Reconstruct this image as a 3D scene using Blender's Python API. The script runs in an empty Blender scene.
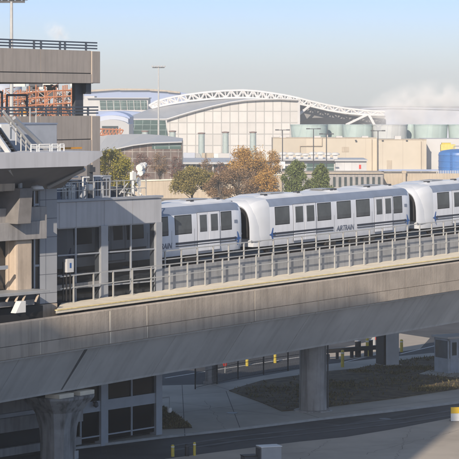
import bpy, bmesh, math, random
from mathutils import Vector, Matrix
random.seed(11)
C = bpy.data.collections.new('place'); bpy.context.scene.collection.children.link(C)
R = math.radians
F, H, HY, CX = 2400.0, 18.0, 100.0, 229.5      # focal length in photo pixels, eye height, horizon row, centre column

# ------------------------------------------------------------------ frames
class Frame:
    """vertical plane frame: origin o, direction u along it, n towards the camera side"""
    def __init__(s, ox, oy, th, grade=0.0):
        s.o = (ox, oy); s.th = th; s.g = grade
        s.u = (math.sin(th), math.cos(th)); s.n = (math.cos(th), -math.sin(th))
        s.rot = math.pi/2 - th
    def sx(s, px, w=0.0):
        r = (px-CX)/F
        ax = s.o[0]+w*s.n[0]; ay = s.o[1]+w*s.n[1]
        return (ax-r*ay)/(r*s.u[1]-s.u[0])
    def depth(s, px, w=0.0):
        t = s.sx(px, w); return s.o[1]+w*s.n[1]+t*s.u[1]
    def z(s, px, py, w=0.0):
        return H-(py-HY)*s.depth(px, w)/F - s.g*s.sx(px, w)
def gp(px, py, z=0.0):
    D = (H-z)*F/(py-HY); return Vector(((px-CX)/F*D, D, z))
def at(px, D): return (px-CX)/F*D
def zz(py, D): return H-(py-HY)/F*D

T = Frame(6.03, 144.0, R(35.6), 0.01355)       # the guideway
# station face: passes through px 160
s0 = T.sx(160, 1.1)
S = Frame(T.o[0]+1.1*T.n[0]+s0*T.u[0], T.o[1]+1.1*T.n[1]+s0*T.u[1], R(40))

# ------------------------------------------------------------------ materials
MATS = {}
def ramp(nt, stops, fac):
    r = nt.nodes.new('ShaderNodeValToRGB'); nt.links.new(fac, r.inputs[0])
    e = r.color_ramp.elements
    while len(e) < len(stops): e.new(0.5)
    for i, (p, c) in enumerate(stops):
        e[i].position = p; e[i].color = (*c, 1) if len(c) == 3 else c
    return r.outputs[0]
def mat(name, col, rough=0.8, metal=0.0, var=0.18, scale=1.5, stretch=(1, 1, 1), bump=0.0, spec=0.4, bscale=None, streak=0.0, detail=6, sy=1.7, sx=1.7):
    if name in MATS: return MATS[name]
    m = bpy.data.materials.new(name); m.use_nodes = True; nt = m.node_tree
    b = nt.nodes['Principled BSDF']; L = nt.links.new
    b.inputs['Roughness'].default_value = rough; b.inputs['Metallic'].default_value = metal
    b.inputs['Specular IOR Level'].default_value = spec
    tc = nt.nodes.new('ShaderNodeTexCoord'); mp = nt.nodes.new('ShaderNodeMapping'); mp.inputs['Scale'].default_value = stretch
    L(tc.outputs['Object'], mp.inputs[0])
    n = nt.nodes.new('ShaderNodeTexNoise'); n.inputs['Scale'].default_value = scale; n.inputs['Detail'].default_value = detail; n.inputs['Roughness'].default_value = .62
    L(mp.outputs[0], n.inputs[0])
    lo = tuple(max(0, c*(1-var)) for c in col); hi = tuple(min(1, c*(1+var)) for c in col)
    out = ramp(nt, [(0.3, lo), (0.7, hi)], n.outputs['Fac'])
    if streak > 0:
        mp2 = nt.nodes.new('ShaderNodeMapping'); mp2.inputs['Scale'].default_value = (sx, sy, .12); L(tc.outputs['Object'], mp2.inputs[0])
        n2 = nt.nodes.new('ShaderNodeTexNoise'); n2.inputs['Scale'].default_value = 2.2; n2.inputs['Detail'].default_value = 5; L(mp2.outputs[0], n2.inputs[0])
        k = ramp(nt, [(0.46, (1, 1, 1)), (0.68, (1-streak,)*3)], n2.outputs['Fac'])
        mx = nt.nodes.new('ShaderNodeMix'); mx.data_type = 'RGBA'; mx.blend_type = 'MULTIPLY'; mx.inputs[0].default_value = 1
        L(out, mx.inputs[6]); L(k, mx.inputs[7]); out = mx.outputs[2]
    L(out, b.inputs['Base Color'])
    if bump > 0:
        nb = nt.nodes.new('ShaderNodeTexNoise'); nb.inputs['Scale'].default_value = bscale or scale*6; nb.inputs['Detail'].default_value = 4; L(tc.outputs['Object'], nb.inputs[0])
        bp = nt.nodes.new('ShaderNodeBump'); bp.inputs['Strength'].default_value = bump; bp.inputs['Distance'].default_value = .05
        L(nb.outputs['Fac'], bp.inputs['Height']); L(bp.outputs[0], b.inputs['Normal'])
    MATS[name] = m; return m
def gridmat(name, col, line, bw, bh, ms, rough=.6, spec=.4, var=.12, metal=0.0, off=0.0):
    """panelled cladding: joints from a brick texture laid on the face (object x, z)"""
    if name in MATS: return MATS[name]
    m = mat(name, col, rough, metal, var, .3, spec=spec); nt = m.node_tree; L = nt.links.new
    b = nt.nodes['Principled BSDF']; src = b.inputs['Base Color'].links[0].from_socket
    tc = nt.nodes.new('ShaderNodeTexCoord'); sp = nt.nodes.new('ShaderNodeSeparateXYZ'); cb = nt.nodes.new('ShaderNodeCombineXYZ')
    L(tc.outputs['Object'], sp.inputs[0]); ad = nt.nodes.new('ShaderNodeMath'); ad.operation = 'ADD'
    L(sp.outputs[0], ad.inputs[0]); L(sp.outputs[1], ad.inputs[1]); L(ad.outputs[0], cb.inputs[0]); L(sp.outputs[2], cb.inputs[1])
    br = nt.nodes.new('ShaderNodeTexBrick'); br.offset = off; br.inputs['Scale'].default_value = 1; br.inputs['Brick Width'].default_value = bw; br.inputs['Row Height'].default_value = bh
    br.inputs['Mortar Size'].default_value = ms; br.inputs['Color2'].default_value = (.86, .86, .86, 1); br.inputs['Color1'].default_value = (1, 1, 1, 1)
    br.inputs['Mortar'].default_value = tuple(l/max(c, .01) for l, c in zip(line, col))+(1,)
    L(cb.outputs[0], br.inputs[0])
    mx = nt.nodes.new('ShaderNodeMix'); mx.data_type = 'RGBA'; mx.blend_type = 'MULTIPLY'; mx.inputs[0].default_value = 1
    L(src, mx.inputs[6]); L(br.outputs[0], mx.inputs[7]); L(mx.outputs[2], b.inputs['Base Color'])
    return m
def leafmat(name, a, b_, c):
    if name in MATS: return MATS[name]
    m = bpy.data.materials.new(name); m.use_nodes = True; nt = m.node_tree; L = nt.links.new
    b = nt.nodes['Principled BSDF']; b.inputs['Roughness'].default_value = .7; b.inputs['Specular IOR Level'].default_value = .2
    g = nt.nodes.new('ShaderNodeNewGeometry'); n = nt.nodes.new('ShaderNodeTexNoise'); n.inputs['Scale'].default_value = .9; n.inputs['Detail'].default_value = 2
    tc = nt.nodes.new('ShaderNodeTexCoord'); L(tc.outputs['Object'], n.inputs[0])
    ma = nt.nodes.new('ShaderNodeMath'); ma.operation = 'MULTIPLY_ADD'; ma.inputs[1].default_value = .5; L(g.outputs['Random Per Island'], ma.inputs[0])
    mb = nt.nodes.new('ShaderNodeMath'); mb.operation = 'MULTIPLY'; mb.inputs[1].default_value = .5; L(n.outputs['Fac'], mb.inputs[0]); L(mb.outputs[0], ma.inputs[2])
    L(ramp(nt, [(.15, a), (.5, b_), (.85, c)], ma.outputs[0]), b.inputs['Base Color'])
    MATS[name] = m; return m
def glassmat(name, col=(.015, .018, .022), rough=.08, spec=.5, var=.3):
    return mat(name, col, rough, 0, var, .8, spec=spec, bump=.06, bscale=.7)

M = dict(
 parapet=mat('parapet concrete', (.40, .345, .285), .9, var=.20, scale=.45, bump=.25, bscale=9, streak=.19, sx=1.9),
 girder=mat('girder concrete', (.55, .54, .515), .85, var=.13, scale=.30, bump=.12, bscale=7, streak=.14, sy=.12, sx=.9),
 pier=mat('pier concrete', (.32, .31, .30), .85, var=.2, scale=.9, bump=.25, bscale=8, streak=.5),
 ledge=mat('walkway concrete', (.74, .67, .54), .85, var=.12, scale=1.2, bump=.15),
 yellow=mat('worn yellow edge paint', (.78, .63, .30), .7, var=.25, scale=3),
 deck=mat('track deck concrete', (.26, .26, .26), .9, var=.2, scale=.8, streak=.25),
 fasc=mat('grey walkway wall concrete', (.30, .31, .325), .85, var=.15, scale=.6, streak=.2),
 rail=mat('galvanised handrail', (.50, .50, .48), .5, .4, var=.1),
 raild=mat('dark blue grey handrail', (.10, .12, .15), .5, .3, var=.1),
 steel=mat('rail steel', (.22, .17, .14), .4, .8),
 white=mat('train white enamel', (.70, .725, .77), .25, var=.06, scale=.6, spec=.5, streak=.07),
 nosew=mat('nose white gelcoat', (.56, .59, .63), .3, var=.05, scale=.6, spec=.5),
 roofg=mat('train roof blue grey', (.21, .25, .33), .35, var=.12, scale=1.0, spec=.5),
 roofw=mat('train roof panel white', (.62, .64, .67), .45, var=.08, scale=1.0),
 tglass=glassmat('train window glass', (.075, .085, .095), .09, .6),
 black=mat('black rubber', (.012, .012, .014), .6, var=.3),
 stripe=mat('dark livery stripe', (.03, .035, .05), .35, var=.05),
 navy=mat('blue livery mark', (.03, .10, .30), .35, var=.05),
 under=mat('undercarriage grime', (.035, .032, .03), .8, var=.4, scale=3),
 panel=gridmat('blue grey wall panel', (.36, .375, .40), (.12, .13, .15), 2.35, .93, .018, .55),
 panelt=mat('station wall panel', (.44, .45, .475), .5, var=.08, scale=.5, streak=.12),
 panelf=mat('window frame grey', (.36, .38, .41), .45, .2, var=.08),
 glass=glassmat('dark station glass', (.022, .024, .028), .12, .85),
 glassb=glassmat('black void glass', (.006, .006, .008), .15, .25),
 awn=mat('awning white metal', (.50, .51, .54), .5, var=.07, scale=.5, streak=.12),
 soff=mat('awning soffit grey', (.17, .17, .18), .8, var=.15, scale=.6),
 conc=mat('station concrete', (.31, .30, .295), .85, var=.14, scale=.8, bump=.2, streak=.25),
 concw=mat('warm station concrete', (.46, .38, .30), .85, var=.14, scale=.8, bump=.2, streak=.25),
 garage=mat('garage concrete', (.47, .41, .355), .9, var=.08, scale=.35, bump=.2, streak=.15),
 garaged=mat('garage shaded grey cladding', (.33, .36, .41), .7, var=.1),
 asphalt=mat('asphalt', (.055, .057, .062), .9, var=.38, scale=.25, bump=.3, bscale=12, detail=12),
 pave=mat('pavement concrete', (.37, .35, .315), .9, var=.22, scale=.22, bump=.2, bscale=6, detail=10),
 pavet=mat('tan pavement concrete', (.37, .325, .27), .9, var=.2, scale=.22, bump=.2, bscale=6, detail=10),
 earth=mat('airfield ground', (.24, .21, .17), .95, var=.2, scale=.03),
 mulch=mat('planting bed soil', (.075, .06, .038), 1, var=.85, scale=1.3, bump=1.0, bscale=7),
 grass=mat('dry grass tufts', (.085, .08, .035), 1, var=.5, scale=1.5),
 line=mat('white road paint', (.6, .6, .58), .8, var=.2, scale=3),
 ypaint=mat('yellow bollard paint', (.50, .40, .06), .55, var=.2, scale=3),
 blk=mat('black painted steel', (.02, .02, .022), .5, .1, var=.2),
 grey=mat('grey painted metal', (.34, .35, .36), .5, .1, var=.1),
 dgrey=mat('dark grey painted metal', (.07, .075, .085), .5, .1, var=.2),
 red=mat('red plastic', (.55, .03, .02), .5, var=.1),
 orange=mat('orange primer steel', (.44, .19, .10), .65, var=.2, scale=.5),
 orng=mat('orange timber barrier', (.60, .28, .04), .6, var=.15),
 tan=gridmat('tan panel wall', (.52, .47, .385), (.45, .40, .33), 5.0, 20.0, .09, .85, var=.05),
 tower=gridmat('pale green tower cladding', (.42, .52, .50), (.36, .46, .45), 1.1, 30.0, .08, .7, var=.08),
 towerw=gridmat('pale grey tower cladding', (.52, .54, .54), (.43, .45, .47), 1.1, 30.0, .08, .7, var=.08),
 blue=mat('blue tank paint', (.05, .17, .45), .4, var=.12, scale=.4),
 facade=gridmat('white panel facade', (.56, .55, .53), (.33, .33, .32), 2.72, 3.6, .16, .5, var=.06),
 teal=gridmat('green curtain glass', (.07, .12, .11), (.20, .26, .25), 3.0, 1.7, .12, .25, var=.25),
 brown=gridmat('brown curtain glass', (.14, .105, .09), (.24, .22, .20), 1.6, 1.45, .09, .3, var=.75),
 roofl=mat('light metal roof', (.40, .41, .42), .45, var=.06, scale=.1),
 roofb=mat('blue metal roof', (.27, .34, .52), .5, var=.06, scale=.05),
 roofv=mat('pale vault roof', (.42, .46, .54), .5, var=.08, scale=.05),
 truss=mat('white truss steel', (.62, .62, .62), .5, var=.06),
 win=glassmat('far window glass', (.05, .065, .07), .2, .4),
 bldg=mat('pale building wall', (.50, .50, .50), .8, var=.08, scale=.15),
 bldgt=mat('tan retaining concrete', (.44, .38, .30), .9, var=.12, scale=.3, streak=.15),
 bark=mat('bark', (.10, .08, .065), .95, var=.35, scale=3),
 tealp=mat('teal vent pipe', (.36, .43, .42), .6, var=.1),
 rust=mat('rusty cap', (.26, .19, .17), .8, var=.2),
 shadeblock=gridmat('hotel wall panel', (.30, .29, .28), (.1, .1, .1), 3, 3, .1, .8),  # cladding of the unseen block added to cast shade
 hwhite=mat('equipment white', (.68, .68, .66), .5, var=.06),
 bsign=mat('yellow sign board', (.75, .48, .03), .5, var=.05),
)

def clearish(name, t, tintc):
    m = bpy.data.materials.new(name); m.use_nodes = True; nt = m.node_tree; b = nt.nodes['Principled BSDF']; L = nt.links.new
    b.inputs['Base Color'].default_value = (.02, .022, .026, 1); b.inputs['Roughness'].default_value = .08; b.inputs['Specular IOR Level'].default_value = .8
    tr = nt.nodes.new('ShaderNodeBsdfTransparent'); tr.inputs[0].default_value = (*tintc, 1); mx = nt.nodes.new('ShaderNodeMixShader'); mx.inputs[0].default_value = t
    n = nt.nodes.new('ShaderNodeTexNoise'); n.inputs['Scale'].default_value = .5; bp = nt.nodes.new('ShaderNodeBump'); bp.inputs['Strength'].default_value = .05; L(n.outputs[0], bp.inputs['Height']); L(bp.outputs[0], b.inputs['Normal'])
    L(b.outputs[0], mx.inputs[1]); L(tr.outputs[0], mx.inputs[2]); L(mx.outputs[0], nt.nodes['Material Output'].inputs[0]); return m
M['lgrey'] = mat('light grey metal', (.5, .51, .52), .6, var=.08)
M['sglass'] = clearish('tinted station glass', .74, (.80, .82, .84))
# ------------------------------------------------------------------ mesh builder
class MB:
    def __init__(s): s.v = []; s.f = []; s.mi = []; s.m = 0; s.shear = 0.0
    def add(s, vs, fs):
        o = len(s.v); s.v += [tuple(v) for v in vs]; s.f += [tuple(i+o for i in f) for f in fs]; s.mi += [s.m]*len(fs); return s
    def box(s, x0, x1, y0, y1, z0, z1):
        v = [(x0,y0,z0),(x1,y0,z0),(x1,y1,z0),(x0,y1,z0),(x0,y0,z1),(x1,y0,z1),(x1,y1,z1),(x0,y1,z1)]
        return s.add(v, [(0,3,2,1),(4,5,6,7),(0,1,5,4),(1,2,6,5),(2,3,7,6),(3,0,4,7)])
    def bar(s, a, b, r, n=6, r2=None):
        a = Vector(a); b = Vector(b); d = b-a
        if d.length < 1e-6: return s
        d.normalize(); p = d.orthogonal().normalized(); q = d.cross(p); r2 = r if r2 is None else r2
        vs = []
        for k in range(n):
            an = 2*math.pi*k/n+math.pi/4; e = p*math.cos(an)+q*math.sin(an); vs.append(a+e*r); vs.append(b+e*r2)
        fs = [(2*k, 2*((k+1)%n), 2*((k+1)%n)+1, 2*k+1) for k in range(n)]
        fs.append(tuple(2*k for k in reversed(range(n)))); fs.append(tuple(2*k+1 for k in range(n)))
        return s.add(vs, fs)
    def path(s, pts, r, n=6):
        for a, b in zip(pts, pts[1:]): s.bar(a, b, r, n)
        return s
    def prism_x(s, prof, x0, x1, segs=1):
        """profile (y,z) counter clockwise, extruded along x"""
        n = len(prof)
        for k in range(segs):
            a = x0+(x1-x0)*k/segs; b = x0+(x1-x0)*(k+1)/segs
            vs = [(a, y, z) for y, z in prof]+[(b, y, z) for y, z in prof]
            fs = [(i, i+n, (i+1)%n+n, (i+1)%n) for i in range(n)]
            if k == 0: fs.append(tuple(range(n)))
            if k == segs-1: fs.append(tuple(range(2*n-1, n-1, -1)))
            s.add(vs, fs)
        return s
    def prism_y(s, prof, y0, y1):
        n = len(prof)
        vs = [(x, y0, z) for x, z in prof]+[(x, y1, z) for x, z in prof]
        fs = [(i, (i+1)%n, (i+1)%n+n, i+n) for i in range(n)]+[tuple(range(n-1, -1, -1)), tuple(range(n, 2*n))]
        return s.add(vs, fs)
    def slab(s, poly, z0, z1):
        n = len(poly)
        vs = [(p[0], p[1], z0) for p in poly]+[(p[0], p[1], z1) for p in poly]
        return s.add(vs, [(i, (i+1)%n, (i+1)%n+n, i+n) for i in range(n)]+[tuple(range(n-1, -1, -1)), tuple(range(n, 2*n))])
    def loft(s, rings, cap=True):
        n = len(rings[0]); vs = [p for r in rings for p in r]; fs = []
        for k in range(len(rings)-1):
            for i in range(n):
                a = k*n+i; b = k*n+(i+1)%n; fs.append((a, b, b+n, a+n))
        if cap: fs.append(tuple(range(n-1, -1, -1))); fs.append(tuple(range((len(rings)-1)*n, len(rings)*n)))
        return s.add(vs, fs)
    def lathe(s, prof, cx=0, cy=0, n=24):
        return s.loft([[(cx+r*math.cos(2*math.pi*i/n), cy+r*math.sin(2*math.pi*i/n), z) for i in range(n)] for r, z in prof])
    def build(s, name, mats, parent=None, smooth=False, bevel=0.0, loc=None, rotz=0.0):
        me = bpy.data.meshes.new(name)
        vs = [(x, y, z+s.shear*x) for x, y, z in s.v] if s.shear else s.v
        me.from_pydata(vs, [], s.f); me.update()
        for m in (mats if isinstance(mats, (list, tuple)) else [mats]): me.materials.append(m)
        for p, i in zip(me.polygons, s.mi): p.material_index = i
        bm = bmesh.new(); bm.from_mesh(me); bmesh.ops.recalc_face_normals(bm, faces=bm.faces); bm.to_mesh(me); bm.free()
        if smooth:
            for p in me.polygons: p.use_smooth = True
            try: me.set_sharp_from_angle(angle=R(35))
            except Exception: pass
        o = bpy.data.objects.new(name, me); C.objects.link(o)
        if parent: o.parent = parent
        if loc is not None: o.location = loc
        o.rotation_euler.z = rotz
        if bevel > 0:
            b = o.modifiers.new('bevel', 'BEVEL'); b.width = bevel; b.segments = 2; b.limit_method = 'ANGLE'; b.angle_limit = R(50)
        return o
def thing(name, label, cat, loc=(0, 0, 0), rotz=0.0, group=None):
    o = bpy.data.objects.new(name, None); C.objects.link(o); o.location = loc; o.rotation_euler.z = rotz
    o.empty_display_size = .3; return tag(o, label, cat, group)
def tag(o, label, cat, group=None):
    o['label'] = label; o['category'] = cat
    if group: o['group'] = group
    return o
def struct(o, kind='structure', label=None, cat=None):
    o['kind'] = kind
    if label: o['label'] = label
    if cat: o['category'] = cat
    return o
def copy_tree(o, parent=None):
    c = o.copy(); C.objects.link(c)
    if parent: c.parent = parent
    for ch in list(o.children): copy_tree(ch, c)
    return c
def text_mesh(body, size, name, material, parent, loc, rot, shear=0.0, depth=0.004):
    cu = bpy.data.curves.new('lettering', 'FONT'); cu.body = body; cu.size = size; cu.align_x = 'CENTER'; cu.align_y = 'CENTER'; cu.extrude = depth; cu.shear = shear; cu.offset = size*.012
    t = bpy.data.objects.new('lettering', cu); C.objects.link(t)
    bpy.context.view_layer.update()
    me = bpy.data.meshes.new_from_object(t.evaluated_get(bpy.context.evaluated_depsgraph_get()))
    bpy.data.objects.remove(t); me.materials.clear(); me.materials.append(material)
    o = bpy.data.objects.new(name, me); C.objects.link(o); o.parent = parent; o.location = loc; o.rotation_euler = rot
    return o

# ================================================================== GROUND
g = MB(); g.add([(-4000, -400, 0), (4000, -400, 0), (4000, 7000, 0), (-4000, 7000, 0)], [(0, 1, 2, 3)])
struct(g.build('ground', M['earth']))
def poly(pts, z): return [gp(x, y, z) for x, y in pts]
r = MB(); P = [(-60, 60), (75, 60), (75, 330), (-60, 330)]
r.add([(x, y, .004) for x, y in P], [(0, 1, 2, 3)]); struct(r.build('road', M['asphalt']))
# raised pavements, kerb height 0.12
p = MB(); p.slab(poly([(60, 449), (160, 436.6), (240, 428), (313, 419), (400, 409), (459, 401.5), (560, 388), (560, 352), (459, 352), (430, 353), (380, 358), (329, 364), (300, 369), (217, 384), (60, 388)], .12), -.02, .12)
struct(p.build('pavement', M['pave'], bevel=.02))
p = MB(); p.slab(poly([(60, 476), (160, 459.5), (204, 453.6), (240, 449), (300, 441.5), (345, 437), (391, 429.5), (451, 418), (560, 397), (620, 640), (-60, 640)], .12), -.02, .12)
struct(p.build('near_pavement', M['pavet'], bevel=.02))
# kerb stones with joints
k = MB()
edge = [(60, 449), (160, 436.6), (240, 428), (313, 419), (400, 409), (459, 401.5), (520, 393)]
ep = poly(edge, .12)
for a, b in zip(ep, ep[1:]):
    d = (b-a); L_ = d.length; d.normalize(); nn = Vector((d.y, -d.x, 0)); q = 0
    while q < L_-.05:
        e = min(q+1.78, L_); A = a+d*(q+.012)+nn*.003; B = a+d*e+nn*.003
        k.slab([A, B, B-nn*.16, A-nn*.16], 0, .128); q += 1.8
struct(k.build('kerb', mat('kerb stone', (.36, .36, .35), .85, var=.15)))
# pavement joints: thin dark grooves
j = MB()
for a, b in [((185, 437), (182, 384)), ((240, 428), (226, 391)), ((160, 415), (300, 398)), ((210, 384), (320, 418)), ((330, 414), (459, 397)), ((180, 395), (225, 392)), ((170, 402), (290, 416))]:
    A, B = gp(*a, .124), gp(*b, .124); d = (B-A).normalized()*.02; nn = Vector((-d.y, d.x, 0))
    j.add([A-nn, B-nn, B+nn, A+nn], [(0, 1, 2, 3)])
struct(j.build('pavement_joints', mat('joint dirt', (.09, .09, .09), 1)))
# planting beds
def bed(pts, label, seed):
    rnd = random.Random(seed); b = MB(); P = poly(pts, .12)
    b.slab(P, .0, .17); o = b.build('planting_bed', M['mulch']); struct(o, 'stuff', label, 'planting bed')
    g_ = MB(); xs = [q.x for q in P]; ys = [q.y for q in P]
    def inside(x, y):
        c = False; n = len(P)
        for i in range(n):
            a, b2 = P[i], P[i-1]
            if (a.y > y) != (b2.y > y) and x < (b2.x-a.x)*(y-a.y)/(b2.y-a.y)+a.x: c = not c
        return c
    cnt = 0
    clumps = [(rnd.uniform(min(xs), max(xs)), rnd.uniform(min(ys), max(ys)), rnd.uniform(.4, 1.6)) for _ in range(60)]
    while cnt < 11000:
        cxx, cyy, rr = rnd.choice(clumps) ; x = rnd.gauss(cxx, rr); y = rnd.gauss(cyy, rr)
        cnt += 1
        if not inside(x, y): continue
        a = rnd.uniform(0, 6.28); h = rnd.uniform(.04, .15); w = rnd.uniform(.02, .06); dx, dy = math.cos(a)*w, math.sin(a)*w; lx, ly = rnd.uniform(-.1, .1), rnd.uniform(-.1, .1)
        g_.add([(x-dx, y-dy, .168), (x+dx, y+dy, .168), (x+lx+dx*.3, y+ly+dy*.3, .168+h), (x+lx-dx*.3, y+ly-dy*.3, .168+h)], [(0, 1, 2, 3)])
    struct(g_.build('bed_plants', leafmat('dry ground plants', (.06, .04, .025), (.12, .115, .05), (.24, .17, .09))), 'stuff', 'dry low plants growing over the dark soil '+label.split('soil')[-1], 'ground plants')
bed([(229, 391), (245, 386), (262, 381), (300, 375.5), (330, 371.5), (356, 369), (378, 365), (400, 361), (430, 357), (470, 352), (520, 349), (520, 383), (459, 389), (400, 398), (329, 407), (302, 409.5), (282, 411.5), (262, 403)], 'dark soil bed with dry ground plants behind the column', 3)
bed([(120, 408), (158, 405), (176, 415), (192, 428), (160, 429.5), (110, 433)], 'dark soil triangle beside the station corner', 5)
p = MB(); p.slab(poly([(419, 374), (430, 370), (520, 362), (520, 378), (459, 378)], .17), .1, .182); struct(p.build('booth_pad', M['pave']))
# far lit concrete, lane lines
p = MB(); p.add([(a.x, a.y, .008) for a in poly([(300, 356), (338, 349), (384, 338), (400, 333.5), (430, 338), (420, 349), (399, 352), (345, 360)], 0)], [tuple(range(8))])
p.add([(a.x, a.y, .008) for a in poly([(150, 318), (300, 322), (459, 305), (459, 318), (400, 328), (300, 343), (150, 352)], 0)], [tuple(range(7))])
struct(p.build('concrete_apron', M['pavet']))
p = MB()
for a, b in [((165, 378), (208, 371)), ((208, 371), (300, 357)), ((338, 363.5), (384, 352.5)), ((400, 354), (440, 344.5))]:
    A, B = gp(*a, .012), gp(*b, .012); d = (B-A).normalized(); nn = Vector((-d.y, d.x, 0))*.09
    p.add([A-nn, B-nn, B+nn, A+nn], [(0, 1, 2, 3)])
struct(p.build('road_line', M['line']))

# wear on the ground: repair patches, cracks, tyre marks, drains
rnd = random.Random(77)
wp = MB()
for (px_, py_, a_, b_, z_) in ((255, 436, 1.6, .8, .008), (345, 421, 1.3, .6, .008), (415, 415, 2.2, .7, .008), (215, 444, 1.1, .6, .008), (260, 363, 1.4, .9, .008)):
    c_ = gp(px_, py_, z_); u_ = Vector((T.u[0], T.u[1], 0)); n_ = Vector((T.n[0], T.n[1], 0)); wp.add([c_-u_*a_-n_*b_, c_+u_*a_-n_*b_, c_+u_*a_+n_*b_, c_-u_*a_+n_*b_], [(0, 1, 2, 3)])
struct(wp.build('road_patch', mat('darker asphalt patch', (.032, .033, .036), .9, var=.3, scale=2)))
ck = MB()
def crack(p0, p1, z, w_):
    A = gp(*p0, z); B = gp(*p1, z); n = 26; prev = None
    for i in range(n+1):
        t = i/n; q_ = A.lerp(B, t)+Vector((rnd.uniform(-.12, .12), rnd.uniform(-.2, .2), 0))
        if prev is not None:
            d = (q_-prev).normalized(); nn = Vector((-d.y, d.x, 0))*w_*.6*rnd.uniform(.4, 1.4); ck.add([prev-nn, q_-nn, q_+nn, prev+nn], [(0, 1, 2, 3)])
        prev = q_
crack((200, 452), (330, 427), .013, .018); crack((340, 428), (470, 404), .013, .018); crack((290, 441), (300, 421), .013, .014); crack((392, 421), (386, 412), .013, .014)
crack((230, 459), (420, 441), .125, .014); crack((300, 460), (330, 440), .125, .014); crack((360, 455), (459, 430), .125, .014); crack((190, 420), (262, 412), .125, .012); crack((205, 400), (226, 430), .125, .012); crack((395, 459), (410, 428), .125, .014)
struct(ck.build('ground_crack', mat('crack dirt', (.08, .08, .075), 1)))
ty = MB()
for k_ in (0, 1):
    A = [gp(x, y+k_*4.6, .016) for x, y in ((170, 446), (240, 436), (313, 428.5), (400, 418.5), (470, 408))]
    for a, b in zip(A, A[1:]):
        d = (b-a).normalized(); nn = Vector((-d.y, d.x, 0))*.16; ty.add([a-nn, b-nn, b+nn, a+nn], [(0, 1, 2, 3)])
struct(ty.build('tyre_track', mat('polished wheel track', (.075, .077, .082), .7, var=.5, scale=1.2)))
for px_, py_, z_ in ((385, 419, .012), (232, 413, .124), (270, 446, .124)):
    c_ = gp(px_, py_, z_); b = MB(); b.lathe([(.33, 0), (.33, .01), (.27, .012)], n=24); b.build('cover', M['dgrey'], thing('manhole_cover', {385: 'round dark manhole cover in the road right of the column', 232: 'round manhole cover in the pavement left of the soil bed', 270: 'round manhole cover near the grey utility cabinet'}[px_], 'manhole cover', c_))

# ================================================================== GUIDEWAY
GW = thing('elevated_guideway', 'long elevated concrete train guideway with tan parapet crossing the whole view', 'guideway', (T.o[0], T.o[1], 0), T.rot)
def sh(mb): mb.shear = T.g; return mb
X0, X1 = -75, 95
W_OUT = 6.5
zt = T.z(330, 279.3, W_OUT); zb = T.z(330, 310.2, W_OUT); zg = T.z(330, 345, 4.4)
# local y = -w
par = sh(MB()); xs = X0
joints = [T.sx(q, W_OUT) for q in (110, 147)]
x = joints[0]-30*3.05*2; edges = []
while x < X1: edges.append(x); x += 3.05
for i, (a, b) in enumerate(zip(edges, edges[1:])):
    gap = .035 if i % 6 == 0 else .012
    jz = zb+(zt-zb)*.36
    # lower part 3cm proud, upper part; rounded coping
    par.prism_x([(-W_OUT, jz+.012), (-W_OUT+.22, jz+.012), (-W_OUT+.22, zt-.03), (-W_OUT+.19, zt), (-W_OUT+.05, zt), (-W_OUT, zt-.06)], a+gap/2, b-gap/2)
    par.prism_x([(-W_OUT-.03, zb+.03), (-W_OUT, zb), (-W_OUT+.25, zb), (-W_OUT+.25, jz-.012), (-W_OUT-.03, jz-.012)], a+gap/2, b-gap/2)
par.build('parapet', M['parapet'], GW)
bk = sh(MB()); bk.box(X0, X1, -W_OUT+.07, -W_OUT+.17, zb+.02, zt-.08); bk.build('parapet_joint_filler', mat('joint filler', (.06, .055, .05), .9), GW)
gd = sh(MB())
gy0 = -5.95; by = -4.35
segs = []
x = edges[0]
for i, (a, b) in enumerate(zip(edges[::2], edges[2::2])):
    gap = .07 if i % 5 == 2 else .02
    gd.prism_x([(gy0, zb+.0), (gy0-.35, zb+.0), (gy0-.35, zb-.10), (gy0, zb-.16), (by-.06, zg+.12), (by, zg), (-.2, zg), (1.4, zb-.1), (1.4, zb)], a+gap/2, b-gap/2)
gd.build('box_girder', M['girder'], GW)
stm = mat('dark drip stain', (.10, .10, .10), .9, var=.4, scale=1.2)
def webq(px, dw, w_):
    x = T.sx(px, 5.2); b = sh(MB()); e_ = .006
    b.add([(x-w_, gy0-e_, zb-.17), (x+w_, gy0-e_, zb-.17), (x+w_*.5+dw, by-.06-e_, zg+.12), (x-w_*.5+dw, by-.06-e_, zg+.12), (x-w_, gy0+.02, zb-.17), (x+w_, gy0+.02, zb-.17), (x+w_*.5+dw, by-.04, zg+.12), (x-w_*.5+dw, by-.04, zg+.12)], [(0, 1, 2, 3), (0, 4, 5, 1), (1, 5, 6, 2), (2, 6, 7, 3), (3, 7, 4, 0)])
    b.build('drip_stain', stm, GW)
webq(74, 0, .12)
for px_, w_ in ((110, .035), (147, .02), (255, .015), (40, .015)):
    x = T.sx(px_, W_OUT); b = sh(MB()); b.box(x-w_, x+w_, -W_OUT-.036, -W_OUT+.02, zb+.04, zb+(zt-zb)*.35); b.box(x-w_, x+w_, -W_OUT-.006, -W_OUT+.02, zb+(zt-zb)*.38, zt-.09); b.build('pale_joint', M['ledge'], GW)
dk = sh(MB()); dk.box(X0, X1, -W_OUT+.26, 4.0, zb+.004, zb+.5); dk.build('track_deck', M['deck'], GW)
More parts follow.
